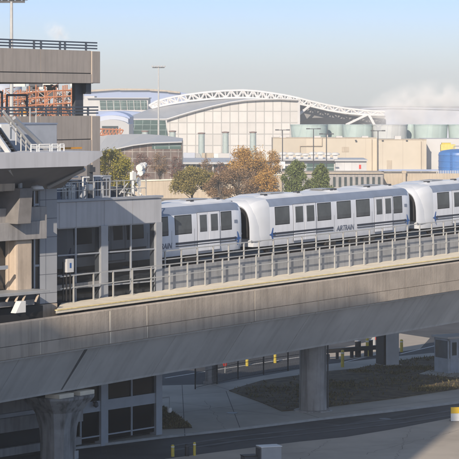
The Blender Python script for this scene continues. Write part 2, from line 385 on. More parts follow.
# far track plinth wall, its top at rail level minus a little
wz = T.z(400, 241, 1.1)
zs = 8.0
fl = sh(MB()); 
xp = T.sx(155, 1.1)
for a, b in zip([xp]+[e_ for e_ in edges if e_ > xp+.5], [e_ for e_ in edges if e_ > xp+.5]): fl.box(a+.01, b-.01, -1.1, -.75, zb+.51, wz)
fl.build('plinth_wall', M['fasc'], GW)
fd = sh(MB()); fd.box(X0, X1, -.745, 4.2, wz-.55, wz-.28); fd.build('far_track_deck', M['deck'], GW)
fp = sh(MB()); fp.box(X0, X1, 4.0, 4.25, zb+.51, wz+.25); fp.build('far_parapet', M['girder'], GW)
# ledge starts just right of the left wing (px 57)
WF = 3.3; xl = T.sx(57, WF); zl = T.z(400, 264.8, WF)
le = sh(MB())
le.slab([(xl-.1, -WF), (X1, -WF), (X1, -1.11), (xl+3.0, -1.11)], zl-.16, zl)
le.build('walkway_slab', M['ledge'], GW)
ye = sh(MB()); ye.box(xl, X1, -WF-.02, -WF+.14, zl-.03, zl+.014); ye.build('yellow_edge', M['yellow'], GW)
sw = sh(MB()); sw.box(xl+3.2, X1, -2.4, -2.1, zb+.51, zl-.165); sw.build('walkway_shade_wall', M['blk'], GW)  # black colour stands in for the shade under the walkway slab
# running rails
for yy in (.35, 1.79, -4.8, -3.3):
    rl = sh(MB()); base = wz-.28 if yy > 0 else zb+.5
    rl.box(X0, X1, yy-.035, yy+.035, base, base+.16); rl.build('running_rail', M['steel'], GW)
# piers
def pier(px, w, kind):
    s = T.sx(px, w); zt_ = zg+T.g*s
    o = T.o; loc = (o[0]+w*T.n[0]+s*T.u[0], o[1]+w*T.n[1]+s*T.u[1], 0)
    return s, zt_, loc
s1, z1, loc1 = pier(58, 3.3, 0)
PR = thing('guideway_pier', 'flared concrete pier with stained sides under the girder beside the dark station windows', 'pier', loc1, T.rot, 'concrete piers')
pm = MB(); rings = []
zb_ = z1-.30
for z, hx, hy in [(0, .80, .75), (1.2, .80, .75), (1.9, .86, .8), (2.7, 1.05, 1.0), (zb_-.12, 1.66, 1.5), (zb_, 1.70, 1.52)]:
    c = .42
    rings.append([(-hx+c*hx, -hy, z), (hx-c*hx, -hy, z), (hx, -hy+c*hy, z), (hx, hy-c*hy, z), (hx-c*hx, hy, z), (-hx+c*hx, hy, z), (-hx, hy-c*hy, z), (-hx, -hy+c*hy, z)])
pm.loft(rings); pm.build('shaft', mat('stained pier concrete', (.27, .27, .27), .85, var=.2, scale=1.1, bump=.2, bscale=8, streak=.62), PR)
for xx in (-.85, .75):
    b = MB(); b.box(xx-.55, xx+.55, -1.25, -.35, zb_, zb_+.2); b.build('bearing_plinth', M['ledge'], PR)
b = MB(); b.box(-.35, .35, -.9, .9, zb_+.2, z1+.4); b.build('bearing', M['blk'], PR)
b = MB(); b.box(.32, .62, -.80, -.752, .35, .75); b.build('junction_box', M['grey'], PR)
s2, z2, loc2 = pier(313, 2.4, 1)
PR = thing('guideway_column', 'plain grey concrete column standing at the edge of the soil bed under the girder', 'pier', loc2, T.rot, 'concrete piers')
b = MB(); b.lathe([(.80, 0), (.79, 1), (.77, z2+.3)], n=40); b.build('shaft', M['pier'], PR, smooth=True)
b = MB(); b.lathe([(1.15, .1), (1.1, .19), (.95, .21)], n=12); b.build('footing', M['pier'], PR)
b = MB(); b.bar((1.02, -.35, .1), (1.02, -.35, z2), .05, 8); b.bar((1.0, -.35, 2.9), (1.0, -.35, 3.3), .13, 8); b.build('drain_pipe', M['dgrey'], PR, smooth=True)
s3, z3, loc3 = pier(640, 2.4, 1)
PRc = MB(); 

# handrails -------------------------------------------------------
def railing(name, label, xa, xb, w, zbase, h, rails, step, grp, phase=0.0, m='rail'):
    o = thing(name, label, 'railing', (T.o[0], T.o[1], 0), T.rot, grp)
    x = math.ceil((xa-phase)/step)*step+phase; n = 0
    xsr = []
    while x < xb and n < 100:
        b = sh(MB()); b.box(x-.035, x+.035, -w-.035, -w+.035, zbase, zbase+h); b.build('post', M[m], o); xsr.append(x); x += step; n += 1
    for rz in rails:
        b = sh(MB()); k = math.ceil((xb-xa)/20)
        b.prism_x([(-w-.027, zbase+rz-.027), (-w+.027, zbase+rz-.027), (-w+.027, zbase+rz+.027), (-w-.027, zbase+rz+.027)], xa, xb)
        b.build('rail', M[m], o)
    return o
topz = T.z(400, 237.5, 1.45)
railing('handrail', 'pale front handrail along the yellow edged walkway', T.sx(60, 1.45), 60, 1.45, zl, topz-zl, [topz-zl-.02, (topz-zl)*.55, ], 1.62, 'guideway handrails', T.sx(272.5, 1.45) % 1.62)
topz2 = T.z(400, 225.6, .95)
railing('handrail', 'pale rear handrail on the plinth wall right beside the train', T.sx(161, .95), 60, .95, wz, topz2-wz, [topz2-wz-.02, (topz2-wz)*.5], 1.47, 'guideway handrails')

# ================================================================== TRAIN
def ringpts(x, hw, top, edge_z, zlow, sc=1.0, droop=0.0):
    # cross-section y,z counter clockwise seen from -x ; counts fixed
    P = [(-hw*.93, zlow), (-hw*.985, zlow+.35), (-hw, 1.15), (-hw, 1.9), (-hw*.975, edge_z-.04), (-hw*.93, edge_z+.18), (-hw*.80, edge_z+.40), (-hw*.55, top-.05), (-hw*.25, top), ]
    Q = [(-y, z) for y, z in reversed(P)]
    return [(x, y, z) for y, z in P+Q]
CARC = 1.05; HL0, HL1 = -7.55-CARC, 9.65-CARC     # local ends
def make_car():
    car = thing('train_car', 'x', 'train car', (0, 0, 0), 0, 'cars of the airport train')
    hw = 1.6
    # body: lower shell with both noses
    def shell(z_from, z_to): pass
    xs_ = [(HL0+.0, .84, -.30), (HL0+.15, .89, -.20), (HL0+.45, .945, -.10), (HL0+.85, .985, -.03), (HL0+1.25, 1, 0), (HL1-1.0, 1, 0), (HL1-.55, .975, -.05), (HL1-.22, .92, -.14), (HL1-.06, .84, -.26), (HL1, .76, -.40)]
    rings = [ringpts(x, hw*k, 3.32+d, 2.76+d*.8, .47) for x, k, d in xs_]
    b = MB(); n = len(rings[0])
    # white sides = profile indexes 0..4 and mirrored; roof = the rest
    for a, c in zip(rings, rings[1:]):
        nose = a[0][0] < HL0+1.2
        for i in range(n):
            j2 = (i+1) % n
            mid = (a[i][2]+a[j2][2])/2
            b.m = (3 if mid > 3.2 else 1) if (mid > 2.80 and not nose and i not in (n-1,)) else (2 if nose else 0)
            b.add([a[i], a[j2], c[j2], c[i]], [(0, 1, 2, 3)])
    b.m = 2; b.add(rings[0], [tuple(range(n))]); b.add(rings[-1], [tuple(range(n))])
    # merge doubles for smooth shading
    o = b.build('body', [M['white'], M['roofg'], M['nosew'], M['roofw']], car)
    bm = bmesh.new(); bm.from_mesh(o.data); bmesh.ops.remove_doubles(bm, verts=bm.verts, dist=.0005); bmesh.ops.recalc_face_normals(bm, faces=bm.faces); bm.to_mesh(o.data); bm.free()
    for p in o.data.polygons: p.use_smooth = True
    o.data.set_sharp_from_angle(angle=R(28))
    # hood: an arched shell that stands proud round the end, open in the middle
    b = MB()
    N = 20; ring_o, ring_i = [], []
    def arch(x, w_, t, zl_):
        pts = []
        for i in range(N+1):
            an = math.pi*i/N; cy, cz = -math.cos(an), math.sin(an)
            yy = w_*math.copysign(abs(cy)**.55, cy); z_ = zl_+(t-zl_)*abs(cz)**.55
            pts.append((x, yy, z_))
        return pts
    secs = [arch(HL0+1.2, 1.50, 3.20, .80), arch(HL0+.45, 1.495, 3.19, .78), arch(HL0-.05, 1.44, 3.10, .80), arch(HL0-.30, 1.37, 2.96, .86), arch(HL0-.40, 1.31, 2.86, .9), arch(HL0-.34, 1.25, 2.78, .9), arch(HL0+.30, 1.25, 2.75, .85)]
    m_ = N+1
    vs = [p for s_ in secs for p in s_]; fs = []
    for k in range(len(secs)-1):
        for i in range(N): fs.append((k*m_+i, k*m_+i+1, (k+1)*m_+i+1, (k+1)*m_+i))
    b.add(vs, fs); hood = b.build('end_hood', M['nosew'], car, smooth=True)
    text_mesh('100', .24, 'fleet_number', M['stripe'], hood, (HL0-.19, .25, 3.045), (R(32), 0, -math.pi/2), 0, .02)
    b = MB(); b.box(HL0-.32, HL0+.02, -1.12, 1.12, .95, 2.7); b.build('end_gangway', M['black'], car, bevel=.1)
    b = MB(); b.box(HL1-.02, HL1+.28, -1.0, 1.0, .95, 2.6); b.build('rear_gangway', M['black'], car, bevel=.1)
    for yy in (-.62, .62):
        b = MB(); b.bar((HL0-.33, yy, 1.25), (HL0-.40, yy, 1.25), .1, 12); b.build('headlight', M['hwhite'], car, smooth=True)
    # windows and doors on both sides
    wins = [(-5.74, -4.31), (-1.28, .13), (.85, 2.33), (3.0, 4.48), (7.32, 8.28)]
    doors = [(-3.86, -1.52), (5.07, 7.13)]
    for sd in (-1, 1):
        Y = sd*hw
        def pl(a, c, z0, z1, off, t=.02):
            # thin pane following the tumblehome
            y0 = Y*1.0; y1 = Y*.977
            def yz(z): return y0+(y1-y0)*max(0, (z-1.9)/.86)
            f = sd*off
            bb = MB(); A = [(a, yz(z0)+f), (c, yz(z0)+f)]
            vs = [(a, yz(z0)+f, z0), (c, yz(z0)+f, z0), (c, yz(z1)+f, z1), (a, yz(z1)+f, z1)]
            zm = max(z0, min(z1, 1.9))
            if z0 < 1.9 < z1:
                vs = [(a, yz(z0)+f, z0), (c, yz(z0)+f, z0), (c, yz(1.9)+f, 1.9), (c, yz(z1)+f, z1), (a, yz(z1)+f, z1), (a, yz(1.9)+f, 1.9)]
            inn = [(x_, y_-sd*t, z_) for x_, y_, z_ in vs]; n_ = len(vs)
            bb.add(vs+inn, [tuple(range(n_)), tuple(range(2*n_-1, n_-1, -1))]+[(i, (i+1) % n_, (i+1) % n_+n_, i+n_) for i in range(n_)])
            return bb
        for a, c in wins:
            a -= CARC; c -= CARC
            w_ = pl(a, c, 1.68, 2.66, .012, .03).build('window', M['tglass'], car, bevel=.06)
            pl(a-.045, c+.045, 1.635, 2.70, .005, .03).build('gasket', M['black'], w_, bevel=.07)
        for a, c in doors:
            a -= CARC; c -= CARC; mid = (a+c)/2
            for q0, q1 in ((a, mid-.012), (mid+.012, c)):
                d = pl(q0, q1, .62, 2.74, .022, .03).build('door', M['white'], car, bevel=.02)
                pl(q0+.18, q1-.18, 1.68, 2.62, .034, .02).build('door_window', M['tglass'], d, bevel=.08)
            b = pl(a-.05, c+.05, .58, 2.78, .010, .03); b.build('door_frame', mat('door seal', (.16, .18, .22), .6), car)
        # livery
        for z0, z1, a, c in ((1.10, 1.21, -6.05, .35), (.98, 1.03, -6.05, .35), (1.10, 1.21, 3.0, 8.75), (.98, 1.03, 3.0, 8.75)):
            b = MB(); b.box(a-CARC, c-CARC, min(Y+sd*.022, Y+sd*.030), max(Y+sd*.022, Y+sd*.030), z0, z1); b.build('stripe', M['stripe'], car)
        rz = math.pi if sd > 0 else 0
        text_mesh('AIRTRAIN', .43, 'lettering', mat('faded lettering', (.10, .12, .17), .4), car, (1.68-CARC, Y+sd*.01, 1.07), (math.pi/2, 0, rz), .25)
        for xx, dr in ((-6.15, -1), (8.95, 1)):
            b = MB(); y_ = Y+sd*.016
            pts = [(0, .32), (.10, .08), (.62, -.10), (.62, -.18), (.10, -.10), (.07, -.30), (.2, -.38), (.2, -.44), (0, -.38)]
            pts = pts+[(-x_, z_) for x_, z_ in reversed(pts[1:-1])]
            # a small aeroplane lying on its side, nose along the car
            out = [(xx-CARC+dr*z_*.85, x_*.62+1.12) for x_, z_ in pts]
            b.prism_y(out, min(y_, y_+sd*.008), max(y_, y_+sd*.008)); b.build('aeroplane_mark', M['navy'], car)
        for qx in (-1.40, .49, 2.66, 4.75, 7.22):
            b = MB(); b.box(qx-CARC-.006, qx-CARC+.006, min(Y+sd*.002, Y+sd*.006), max(Y+sd*.002, Y+sd*.006), .9, 1.9); b.build('panel_seam', M['dgrey'], car)
        b = MB(); b.box(8.55-CARC, 8.85-CARC, min(Y, Y+sd*.012), max(Y, Y+sd*.012), 2.0, 2.18); b.build('number_plate', M['roofg'], car)
    # roof fairings
    for a, c in ((-6.6, -1.4), (.4, 2.6), (4.6, 8.9)):
        a -= CARC; c -= CARC
        b = MB(); rr = []
        for x_, k, hh in ((a-.3, .86, -.10), (a+.15, .95, .02), (a+.7, 1, .10), (c-.7, 1, .10), (c-.15, .95, .02), (c+.3, .86, -.10)):
            rr.append([(x_, -1.12*k, 3.12+hh*.5), (x_, -.85*k, 3.27+hh), (x_, .85*k, 3.27+hh), (x_, 1.12*k, 3.12+hh*.5), (x_, 1.12*k, 3.0), (x_, -1.12*k, 3.0)])
        b.loft(rr); f = b.build('roof_fairing', M['roofw'], car)
        b = MB(); b.box((a+c)/2-.7, (a+c)/2+.7, -.55, .45, 3.39, 3.43); b.build('roof_grille', M['grey'], f)
        for qx in (a+.9, c-.9):
            b = MB(); b.box(qx-.15, qx+.15, -.9, -.6, 3.3, 3.44); b.build('roof_vent', M['dgrey'], f)
    # bogies and underframe
    b = MB(); b.box(HL0+1.0, HL1-.8, -1.25, 1.25, .28, .5)
    for x_ in (-3.6, -1.2, 1.5, 3.2): b.box(x_, x_+1.1, -1.4, 1.4, .12, .48)
    b.build('underframe', M['under'], car)
    for cxx in (-5.6, 5.9):
        bg_ = MB(); bg_.box(cxx-1.5, cxx+1.5, -1.28, -1.05, .18, .46); bg_.box(cxx-1.5, cxx+1.5, 1.05, 1.28, .18, .46); bg_.box(cxx-.3, cxx+.3, -1.1, 1.1, .18, .46)
        bo = bg_.build('bogie', M['under'], car)
        for dx in (-.95, .95):
            for sd in (-1, 1):
                w_ = MB(); w_.bar((cxx+dx, sd*.72, .3), (cxx+dx, sd*.86, .3), .31, 20); w_.build('wheel', M['steel'], bo, smooth=True)
    return car
car0 = make_car()
zr = 9.17+0.0
labels = ['white airport train car in the middle, both ends in view', 'white airport train car half hidden behind the dark station building', 'white airport train car cut off by the right edge, nose ahead of the gap', ]
for i, (k, lb) in enumerate(zip((0, -1, 1), labels)):
    c = car0 if i == 0 else copy_tree(car0)
    s_ = CARC+k*18.42
    c.location = (T.o[0]+s_*T.u[0]-1.6*T.n[0], T.o[1]+s_*T.u[1]-1.6*T.n[1], zr+T.g*s_)
    c.rotation_euler = (0, -math.atan(T.g), T.rot); c['label'] = lb

# ================================================================== STATION
def sp(px, py, w=0.0): return S.sx(px, w), S.z(px, py, w)
def sth(name, label, cat, w=0.0, group=None): return thing(name, label, cat, (S.o[0], S.o[1], 0), S.rot, group)
ST = sth('station_building', 'blue grey panelled station with tall dark windows that the train runs out of', 'building')
xL = S.sx(40, 0); xR = 0.0
ztop = S.z(160, 197.5); 
zfl = 7.95
b = MB(); b.box(xL-14, xR, .35, 9, ztop-.35, ztop-.05); b.build('roof_slab', M['conc'], ST)
b = MB(); b.box(xL-14, xR, .06, 9, S.z(154, 392.7)-.6, zfl-.5); b.box(xL-14, xR, .3, .9, zfl-.5, zfl); b.build('floor_slab', M['conc'], ST)
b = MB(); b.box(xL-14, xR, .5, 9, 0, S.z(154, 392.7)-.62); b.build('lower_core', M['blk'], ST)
b = MB(); b.box(xL-14, xR, 8.6, 8.9, zfl, ztop-.36); b.build('back_wall', M['conc'], ST)
b = MB()
for i in range(5): b.box(-1.2-i*2.2, -1.0-i*2.2, .9, 8.4, ztop-.75, ztop-.36)
b.build('ceiling_beam', M['grey'], ST)
# facade: wall bands, posts
zh = S.z(130, 223.8)         # window head
def band(pxa, pya, pxb, pyb, y0, y1, name, m, par=ST, bev=.01, w=None):
    w = -y0 if w is None else w
    xa, za = sp(pxa, pya, w); xb, zb2 = sp(pxb, pyb, w)
    b = MB(); b.box(min(xa, xb), max(xa, xb), y0, y1, min(za, zb2), max(za, zb2)); return b.build(name, M[m], par, bevel=bev)
# spandrel, three panels
xa = xL
zsp = zh
cuts = [xL-10, S.sx(57.5), S.sx(74.5), S.sx(102.5), S.sx(131), 0]
b = MB()
for a, c in zip(cuts, cuts[1:]): b.box(a+.012, c-.012, -.12, .3, zsp, ztop-.02)
b.build('spandrel_panels', M['panelt'], ST)
b = MB(); b.box(xL-10, .05, -.2, .3, ztop, ztop+.12); b.build('roof_coping', M['panelf'], ST)
for a, c in ((57, 99), (106, 154)):
    x0, x1 = S.sx(a), S.sx(c)
    b = MB(); b.box(x0, x1, .0, .05, S.z(130, 303), zh); gl = b.build('window', M['sglass'], ST)
    fr = MB(); mid = (x0+x1)/2 if a > 100 else S.sx(75)
    zt1 = S.z(130, 250.5)
    for xx in (mid,): fr.box(xx-.045, xx+.045, -.07, .0, S.z(130, 303), zh)
    for z_ in (zt1, S.z(130, 270), S.z(130, 283)): fr.box(x0, x1, -.06, .0, z_-.035, z_+.035)
    fr.box(x0, x1, -.05, .0, zh-.06, zh-.003); fr.build('frame', M['panelf'], gl)
for a, c in ((99, 106), (154, 160)):
    b = MB(); b.box(S.sx(a), S.sx(c) if c < 160 else 0, -.16, .3, 0, zsp-.003); b.build('corner_post', M['panelf'], ST)
# lower storey
zl1 = S.z(154, 392.7); zlow1 = S.z(154, 427); zlow2 = S.z(154, 453); zlh = S.z(154, 380)
b = MB(); b.box(xL-14, 0, -.10, .05, zl1-.55, zl1); b.build('storey_band', M['panelf'], ST)
for a, c in ((79, 99), (106, 154)):
    x0, x1 = S.sx(a), S.sx(c)
    b = MB(); b.box(x0, x1, .0, .05, .3, zl1+3.0); gl = b.build('lower_window', M['glassb'], ST)
    fr = MB(); mid = S.sx(131) if a > 100 else S.sx(80)
    fr.box(mid-.045, mid+.045, -.07, -.002, .3, zl1+3.0)
    for z_ in (zlow1, zlow2, zlow2-1.3): fr.box(x0, x1, -.05, -.002, z_-.035, z_+.035)
    fr.build('frame', M['panelf'], gl)
b = MB(); b.box(xL-14, S.sx(79)-.01, -.3, .05, zl1-.9, zl1-.2); b.box(xL-14, S.sx(79)-.01, -.2, .05, zl1-2.1, zl1-1.7); b.build('lower_beam', M['conc'], ST)

# left wing, 1.5 m proud
LW = sth('station_wing', 'concrete and panel wing of the station under the white awning at the left edge', 'building')
w1 = 1.5
xw = S.sx(57, w1); xfar = S.sx(0, w1)-9
b = MB(); b.box(xfar, xw-.02, -w1+.25, 8, S.z(57, 318, w1), S.z(20, 172, w1)); b.build('core', M['dgrey'], LW)
x40 = S.sx(40, w1)
b = MB(); b.box(x40, xw, -w1, -w1+.4, S.z(50, 303, w1), S.z(50, 176, w1)); b.build('corner_wall', M['panel'], LW)
# upper window strip glass and pier
for (a, c, ya, yb, nm, mt) in [(-40, 13, 190, 213, 'window', 'glass'), (33, 39, 190, 213, 'window', 'glass'), (-40, 8, 240, 291, 'window', 'glass'), (33, 40, 237, 288, 'window', 'glass')]:
    wv = w1-.1; x0 = S.sx(max(a, -40), wv); x1 = S.sx(c, wv); pm_ = (max(a, 0)+c)/2
    b = MB(); b.box(x0, x1, -wv-.02, -wv+.1, S.z(pm_, yb, wv), S.z(pm_, ya, wv)); gl = b.build(nm, M[mt], LW)
    fr = MB()
    for xx in (x0+.04, x1-.04): fr.box(xx-.05, xx+.05, -wv-.07, -wv-.022, S.z(pm_, yb, wv), S.z(pm_, ya, wv))
    zm = S.z(pm_, (ya+yb)/2+3, wv); fr.box(x0, x1, -wv-.065, -wv-.022, zm-.05, zm+.05); fr.build('frame', M['panelf'], gl)
# wall infill around
def lw(pxa, pya, pxb, pyb, wout, win, name, m, bev=.02): return band(pxa, pya, pxb, pyb, -wout, -win, name, m, LW, bev, w=wout)
lw(-60, 186, 44, 190.5, w1+.15, w1-.3, 'head_band', 'conc')
lw(-60, 211.5, 47, 226, w1+.45, w1-.3, 'upper_parapet_band', 'conc')
lw(-60, 226.4, 47, 238.5, w1+.75, w1-.3, 'lower_parapet_band', 'conc')
lw(8, 238.5, 16, 293, w1+.1, w1-.2, 'mullion', 'concw')
# slanted pier upper, straight lit pier lower
b = MB(); wv = w1+1.3
xa, za = sp(21, 224, wv); xb, zb2 = sp(33, 188, wv); xc = S.sx(19.5, wv); 
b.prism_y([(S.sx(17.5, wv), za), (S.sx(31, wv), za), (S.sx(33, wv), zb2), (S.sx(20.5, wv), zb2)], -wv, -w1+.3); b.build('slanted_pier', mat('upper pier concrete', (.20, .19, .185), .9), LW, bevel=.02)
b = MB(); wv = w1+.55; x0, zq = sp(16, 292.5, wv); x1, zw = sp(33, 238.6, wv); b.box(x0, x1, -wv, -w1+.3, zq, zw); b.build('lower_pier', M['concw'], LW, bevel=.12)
b = MB(); wv = w1+1.0; b.box(S.sx(-30, wv), S.sx(8, wv), -wv, -wv+.1, S.z(0, 269.5, wv), S.z(0, 266, wv)); b.build('window_rail', M['panelf'], LW)
# ledges (inspection walkway) below
LG = thing('service_walkway', 'narrow grey service walkway bracketed to the station wing above the parapet', 'walkway', (S.o[0], S.o[1], 0), S.rot)
wv = w1+1.6
b = MB(); b.box(S.sx(-60, wv), S.sx(50, wv), -wv, -w1-.01, S.z(20, 295.5, wv), S.z(20, 292.3, wv)); b.build('walkway_plate', M['grey'], LG, bevel=.02)
b = MB(); b.box(S.sx(-60, wv), S.sx(42, wv), -wv+.5, -w1-.01, S.z(20, 306, wv-.5), S.z(20, 300.5, wv-.5)); b.build('lower_beam', M['conc'], LG, bevel=.02)
for q in (10, 19, 26, 39):
    x = S.sx(q, wv); z_a = S.z(q, 302, wv)
    b = MB(); b.bar((x-.1, -wv+.15, z_a-.0), (x+.05, -wv+.1, S.z(q, 295, wv)), .06, 6); b.build('bracket', M['concw'], LG)
WD = thing('concrete_wedge', 'white sunlit wedge shaped block below the service walkway', 'block', (S.o[0], S.o[1], 0), S.rot)
wv = w1+1.9; b = MB()
za, zq = S.z(20, 313, wv), S.z(20, 301.5, wv)
b.prism_y([(S.sx(15.5, wv), za), (S.sx(26, wv), za), (S.sx(26, wv), zq), (S.sx(21, wv), zq)], -wv, -wv+.35); b.build('block', M['hwhite'], WD, bevel=.02)
BB = MB(); wv = 1.6; BB.box(S.sx(40.5, wv), S.sx(57.5, wv), -wv, 1, S.z(50, 340, wv), S.z(50, 304, wv)); 
o = BB.build('abutment_block', M['concw'], None, loc=(S.o[0], S.o[1], 0), rotz=S.rot, bevel=.02); tag(o, 'beige concrete block at the pointed end of the yellow edged walkway', 'concrete block')
# dark slab body beneath wing reaching behind parapet
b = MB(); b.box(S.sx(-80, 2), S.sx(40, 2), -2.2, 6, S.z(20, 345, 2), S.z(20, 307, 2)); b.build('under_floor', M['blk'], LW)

# awning: inverted hipped canopy
AW = sth('awning', 'large white fascia awning with sloping grey soffit over the station wing', 'awning')
wf = 4.2
xt = S.sx(103, wf); z_t = S.z(103, 152.0, wf); z_t2 = z_t
zb0 = S.z(85, 167.0, wf)
fa = S.sx(-80, wf)
zf_top = S.z(50, 152.3, wf); zf_bot = S.z(50, 167.2, wf)
xbot = S.sx(86, wf)
b = MB()
yb_ = 6.0
top = [(fa, -wf, zf_top), (xt-.1, -wf, zf_top), (xt-.1, yb_, zf_top), (fa, yb_, zf_top)]
mid = [(fa, -wf, zf_bot), (xbot, -wf, zf_bot), (xbot, yb_, zf_bot), (fa, yb_, zf_bot)]
tip = [(fa, -wf, zf_top-.12), (xt, -wf, zf_top-.22), (xt, yb_, zf_top-.22), (fa, yb_, zf_top-.12)]
b.loft([mid, tip, top]); b.build('fascia', M['awn'], AW)
b = MB(); xin = S.sx(60, w1); zin = S.z(50, 188.5, w1)
low = [(fa, -w1-.1, zin), (xin, -w1-.1, zin), (xin, yb_-1, zin), (fa, yb_-1, zin)]
upp = [(fa, -wf+.05, zf_bot-.003), (xbot-.05, -wf+.05, zf_bot-.003), (xbot-.05, yb_, zf_bot-.003), (fa, yb_, zf_bot-.003)]
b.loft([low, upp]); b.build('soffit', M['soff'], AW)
# struts under the soffit
for (a, c) in (((8, 169), (20, 182)), ((84, 169), (47, 187))):
    A = (S.sx(a[0], wf-.3), -wf+.25, S.z(a[0], a[1], wf-.3)); B = (S.sx(c[0], w1+.5), -w1-.55, S.z(c[0], c[1], w1+.5))
    b = MB(); b.bar(A, B, .11, 4); b.build('strut', M['grey'], AW)
b = MB(); b.bar((S.sx(20, 2.3), -2.3, S.z(20, 192, 2.3)), (S.sx(20, 2.3), -2.3, S.z(20, 180, 2.3)), .12, 8); b.build('post', M['grey'], AW)
b = MB(); xx = S.sx(37, 2.6); zz_ = S.z(37, 189, 2.6); b.lathe([(.02, zz_+.2), (.28, zz_+.14), (.36, zz_), (.02, zz_-.02)], xx, -2.6, 16); o = b.build('downlight', M['hwhite'], AW, smooth=True)
b = MB(); xx = S.sx(8, 2.6); zz_ = S.z(8, 186, 2.6)
o = b.box(S.sx(-2, 2.4), S.sx(15, 2.4), -2.4, -2.2, S.z(8, 191, 2.4), S.z(8, 182, 2.4)).build('soffit_panel', M['concw'], AW)

# stair and enclosure on top of awning
ztop_a = zf_top
SB = sth('stair_enclosure', 'light grey box enclosure on top of the awning behind the stair', 'enclosure')
wv = 0
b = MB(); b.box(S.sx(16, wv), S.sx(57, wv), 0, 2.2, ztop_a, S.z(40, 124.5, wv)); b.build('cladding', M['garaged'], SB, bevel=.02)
b = MB(); b.box(S.sx(16, wv)-.03, S.sx(57, wv)+.03, -.03, 2.25, S.z(40, 124.5, wv), S.z(40, 123, wv)); b.build('cap', M['roofg'], SB)
b = MB(); wv = 1.2; b.box(S.sx(1, wv), S.sx(10, wv), -wv, .5, ztop_a, S.z(5, 124.3, wv)); 
o = b.build('white_cabinet', M['hwhite'], None, loc=(S.o[0], S.o[1], 0), rotz=S.rot, bevel=.02); tag(o, 'cream cabinet standing on the awning at the far left by the stair', 'cabinet')
SR = sth('roof_stair', 'steel stair with pale handrails descending right onto the awning', 'stair')
wv = 2.4
def q(px, py, w): return Vector((S.sx(px, w), -w, S.z(px, py, w)))
for w_, off, m_, rr in ((2.6, 0, 'grey', .1), (1.6, 6, 'dgrey', .09)):
    b = MB(); A = q(-14+off, 120, w_); B = q(9+off, 153, w_); b.bar(A, B, rr*1.6, 4); b.build('stringer', M['blk' if off else 'hwhite'], SR)
b = MB()
for i in range(9):
    t = i/9; A = q(-14+t*26, 121+t*31, 2.6); b.box(A.x, A.x+.28, -2.6, -1.5, A.z-.03, A.z+.02)
b.build('treads', M['dgrey'], SR)
for w_, x0 in ((2.2, 3), ):
    for off in (0, 5):
        b = MB(); b.bar(q(x0, 111+off, 1.0), q(x0+27, 144+off*1.1, 1.0), .075 if off == 0 else .04, 6); b.build('handrail', M['rail'], SR)
for i in range(5):
    px_ = 11+i*5; b = MB(); b.bar(q(px_, 121+i*6.1, 1.0), Vector((S.sx(px_, 1.0), -1.0, max(ztop_a, S.z(px_, 121+i*6.1+18, 1.0)))), .035, 6); b.build('baluster', M['rail'], SR)
b = MB(); b.bar(q(14, 118, .9), q(47, 150, .6), .13, 4); b.build('side_plate', M['grey'], SR)
WR = sth('roof_guard_frame', 'small white tube guard frame on the awning edge', 'railing')
wv = 2.6; z0 = ztop_a; z1_ = S.z(45, 144.5, wv)
for a, c in ((31, 37), (39, 50), (52, 58), (60, 64)):
    b = MB(); xa, xc = S.sx(a, wv), S.sx(c, wv)
    b.path([(xa, -wv, z0), (xa, -wv, z1_), (xc, -wv, z1_), (xc, -wv, z0)], .035, 6); b.bar((xa, -wv, (z0+z1_)/2), (xc, -wv, (z0+z1_)/2), .025, 6)
    b.build('loop', M['hwhite'], WR, smooth=True)
b = MB(); b.bar((S.sx(31, wv), -wv, z1_-.1), (S.sx(64, wv), -wv, z1_-.1), .03, 6); b.build('top_tube', M['hwhite'], WR, smooth=True)
b = MB(); b.box(S.sx(58, -1), S.sx(82, -1), 1, 1.25, ztop_a-.02, S.z(70, 147.3, -1)); o = b.build('orange_barrier', M['orng'], None, loc=(S.o[0], S.o[1], 0), rotz=S.rot); tag(o, 'low orange board lying at the back edge of the awning', 'barrier')

# station roof: railing, cabinets, antenna
RR = sth('roof_railing', 'thin dark railing along the station roof edge in front of the ducts', 'railing')
zr0 = ztop+.12
x0, x1 = S.sx(56, .0), S.sx(146, 0)
zz1 = S.z(100, 181.5, 0)
for i in range(13):
    x = x0+(x1-x0)*i/12; b = MB(); b.box(x-.02, x+.02, -.02, .02, zr0, zz1); b.build('post', M['rail'], RR)
for z_ in (zz1, (zr0+zz1)/2):
    b = MB(); b.box(x0, x1, -.021, .021, z_-.02, z_+.02); b.build('rail', M['rail'], RR)
def cab(pxa, pxb, pyt, w, d, m, label, cat='duct', base=None):
    b = MB(); zb1 = ztop-.1; zt1 = S.z((pxa+pxb)/2, pyt, w)
    xa, xb = S.sx(pxa, w), S.sx(pxb, w); b.box(xa, xb, -w, -w+d, zb1, zt1)
    t = thing('roof_'+cat.replace(' ', '_'), label, cat, (S.o[0], S.o[1], 0), S.rot, 'rooftop plant on the station'); b.build('casing', M[m], t, bevel=.03)
    b = MB()
    n = max(2, int((xb-xa)/.25))
    for i in range(n): b.box(xa+.05+i*(xb-xa-.1)/n, xa+.05+(i+.55)*(xb-xa-.1)/n, -w-.02, -w-.002, zb1+.25, zt1-.12)
    b.build('louvre', M['dgrey'], t)
    b = MB(); b.box(xa-.03, xb+.03, -w-.03, -w+d+.03, zt1, zt1+.05); b.build('lid', M[m], t)
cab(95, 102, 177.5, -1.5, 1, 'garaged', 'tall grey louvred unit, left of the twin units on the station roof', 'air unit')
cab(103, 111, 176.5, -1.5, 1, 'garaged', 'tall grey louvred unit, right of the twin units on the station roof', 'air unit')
cab(60, 70, 184, -2.5, 1, 'roofg', 'low blue grey duct nearest the awning on the station roof', 'duct')
cab(72, 84, 181, -3, 1, 'grey', 'pale grey duct box behind the roof railing beside the awning tip', 'duct')
cab(85, 93, 186, -2, 1, 'garaged', 'small grey box between the awning tip and the twin roof units', 'duct')
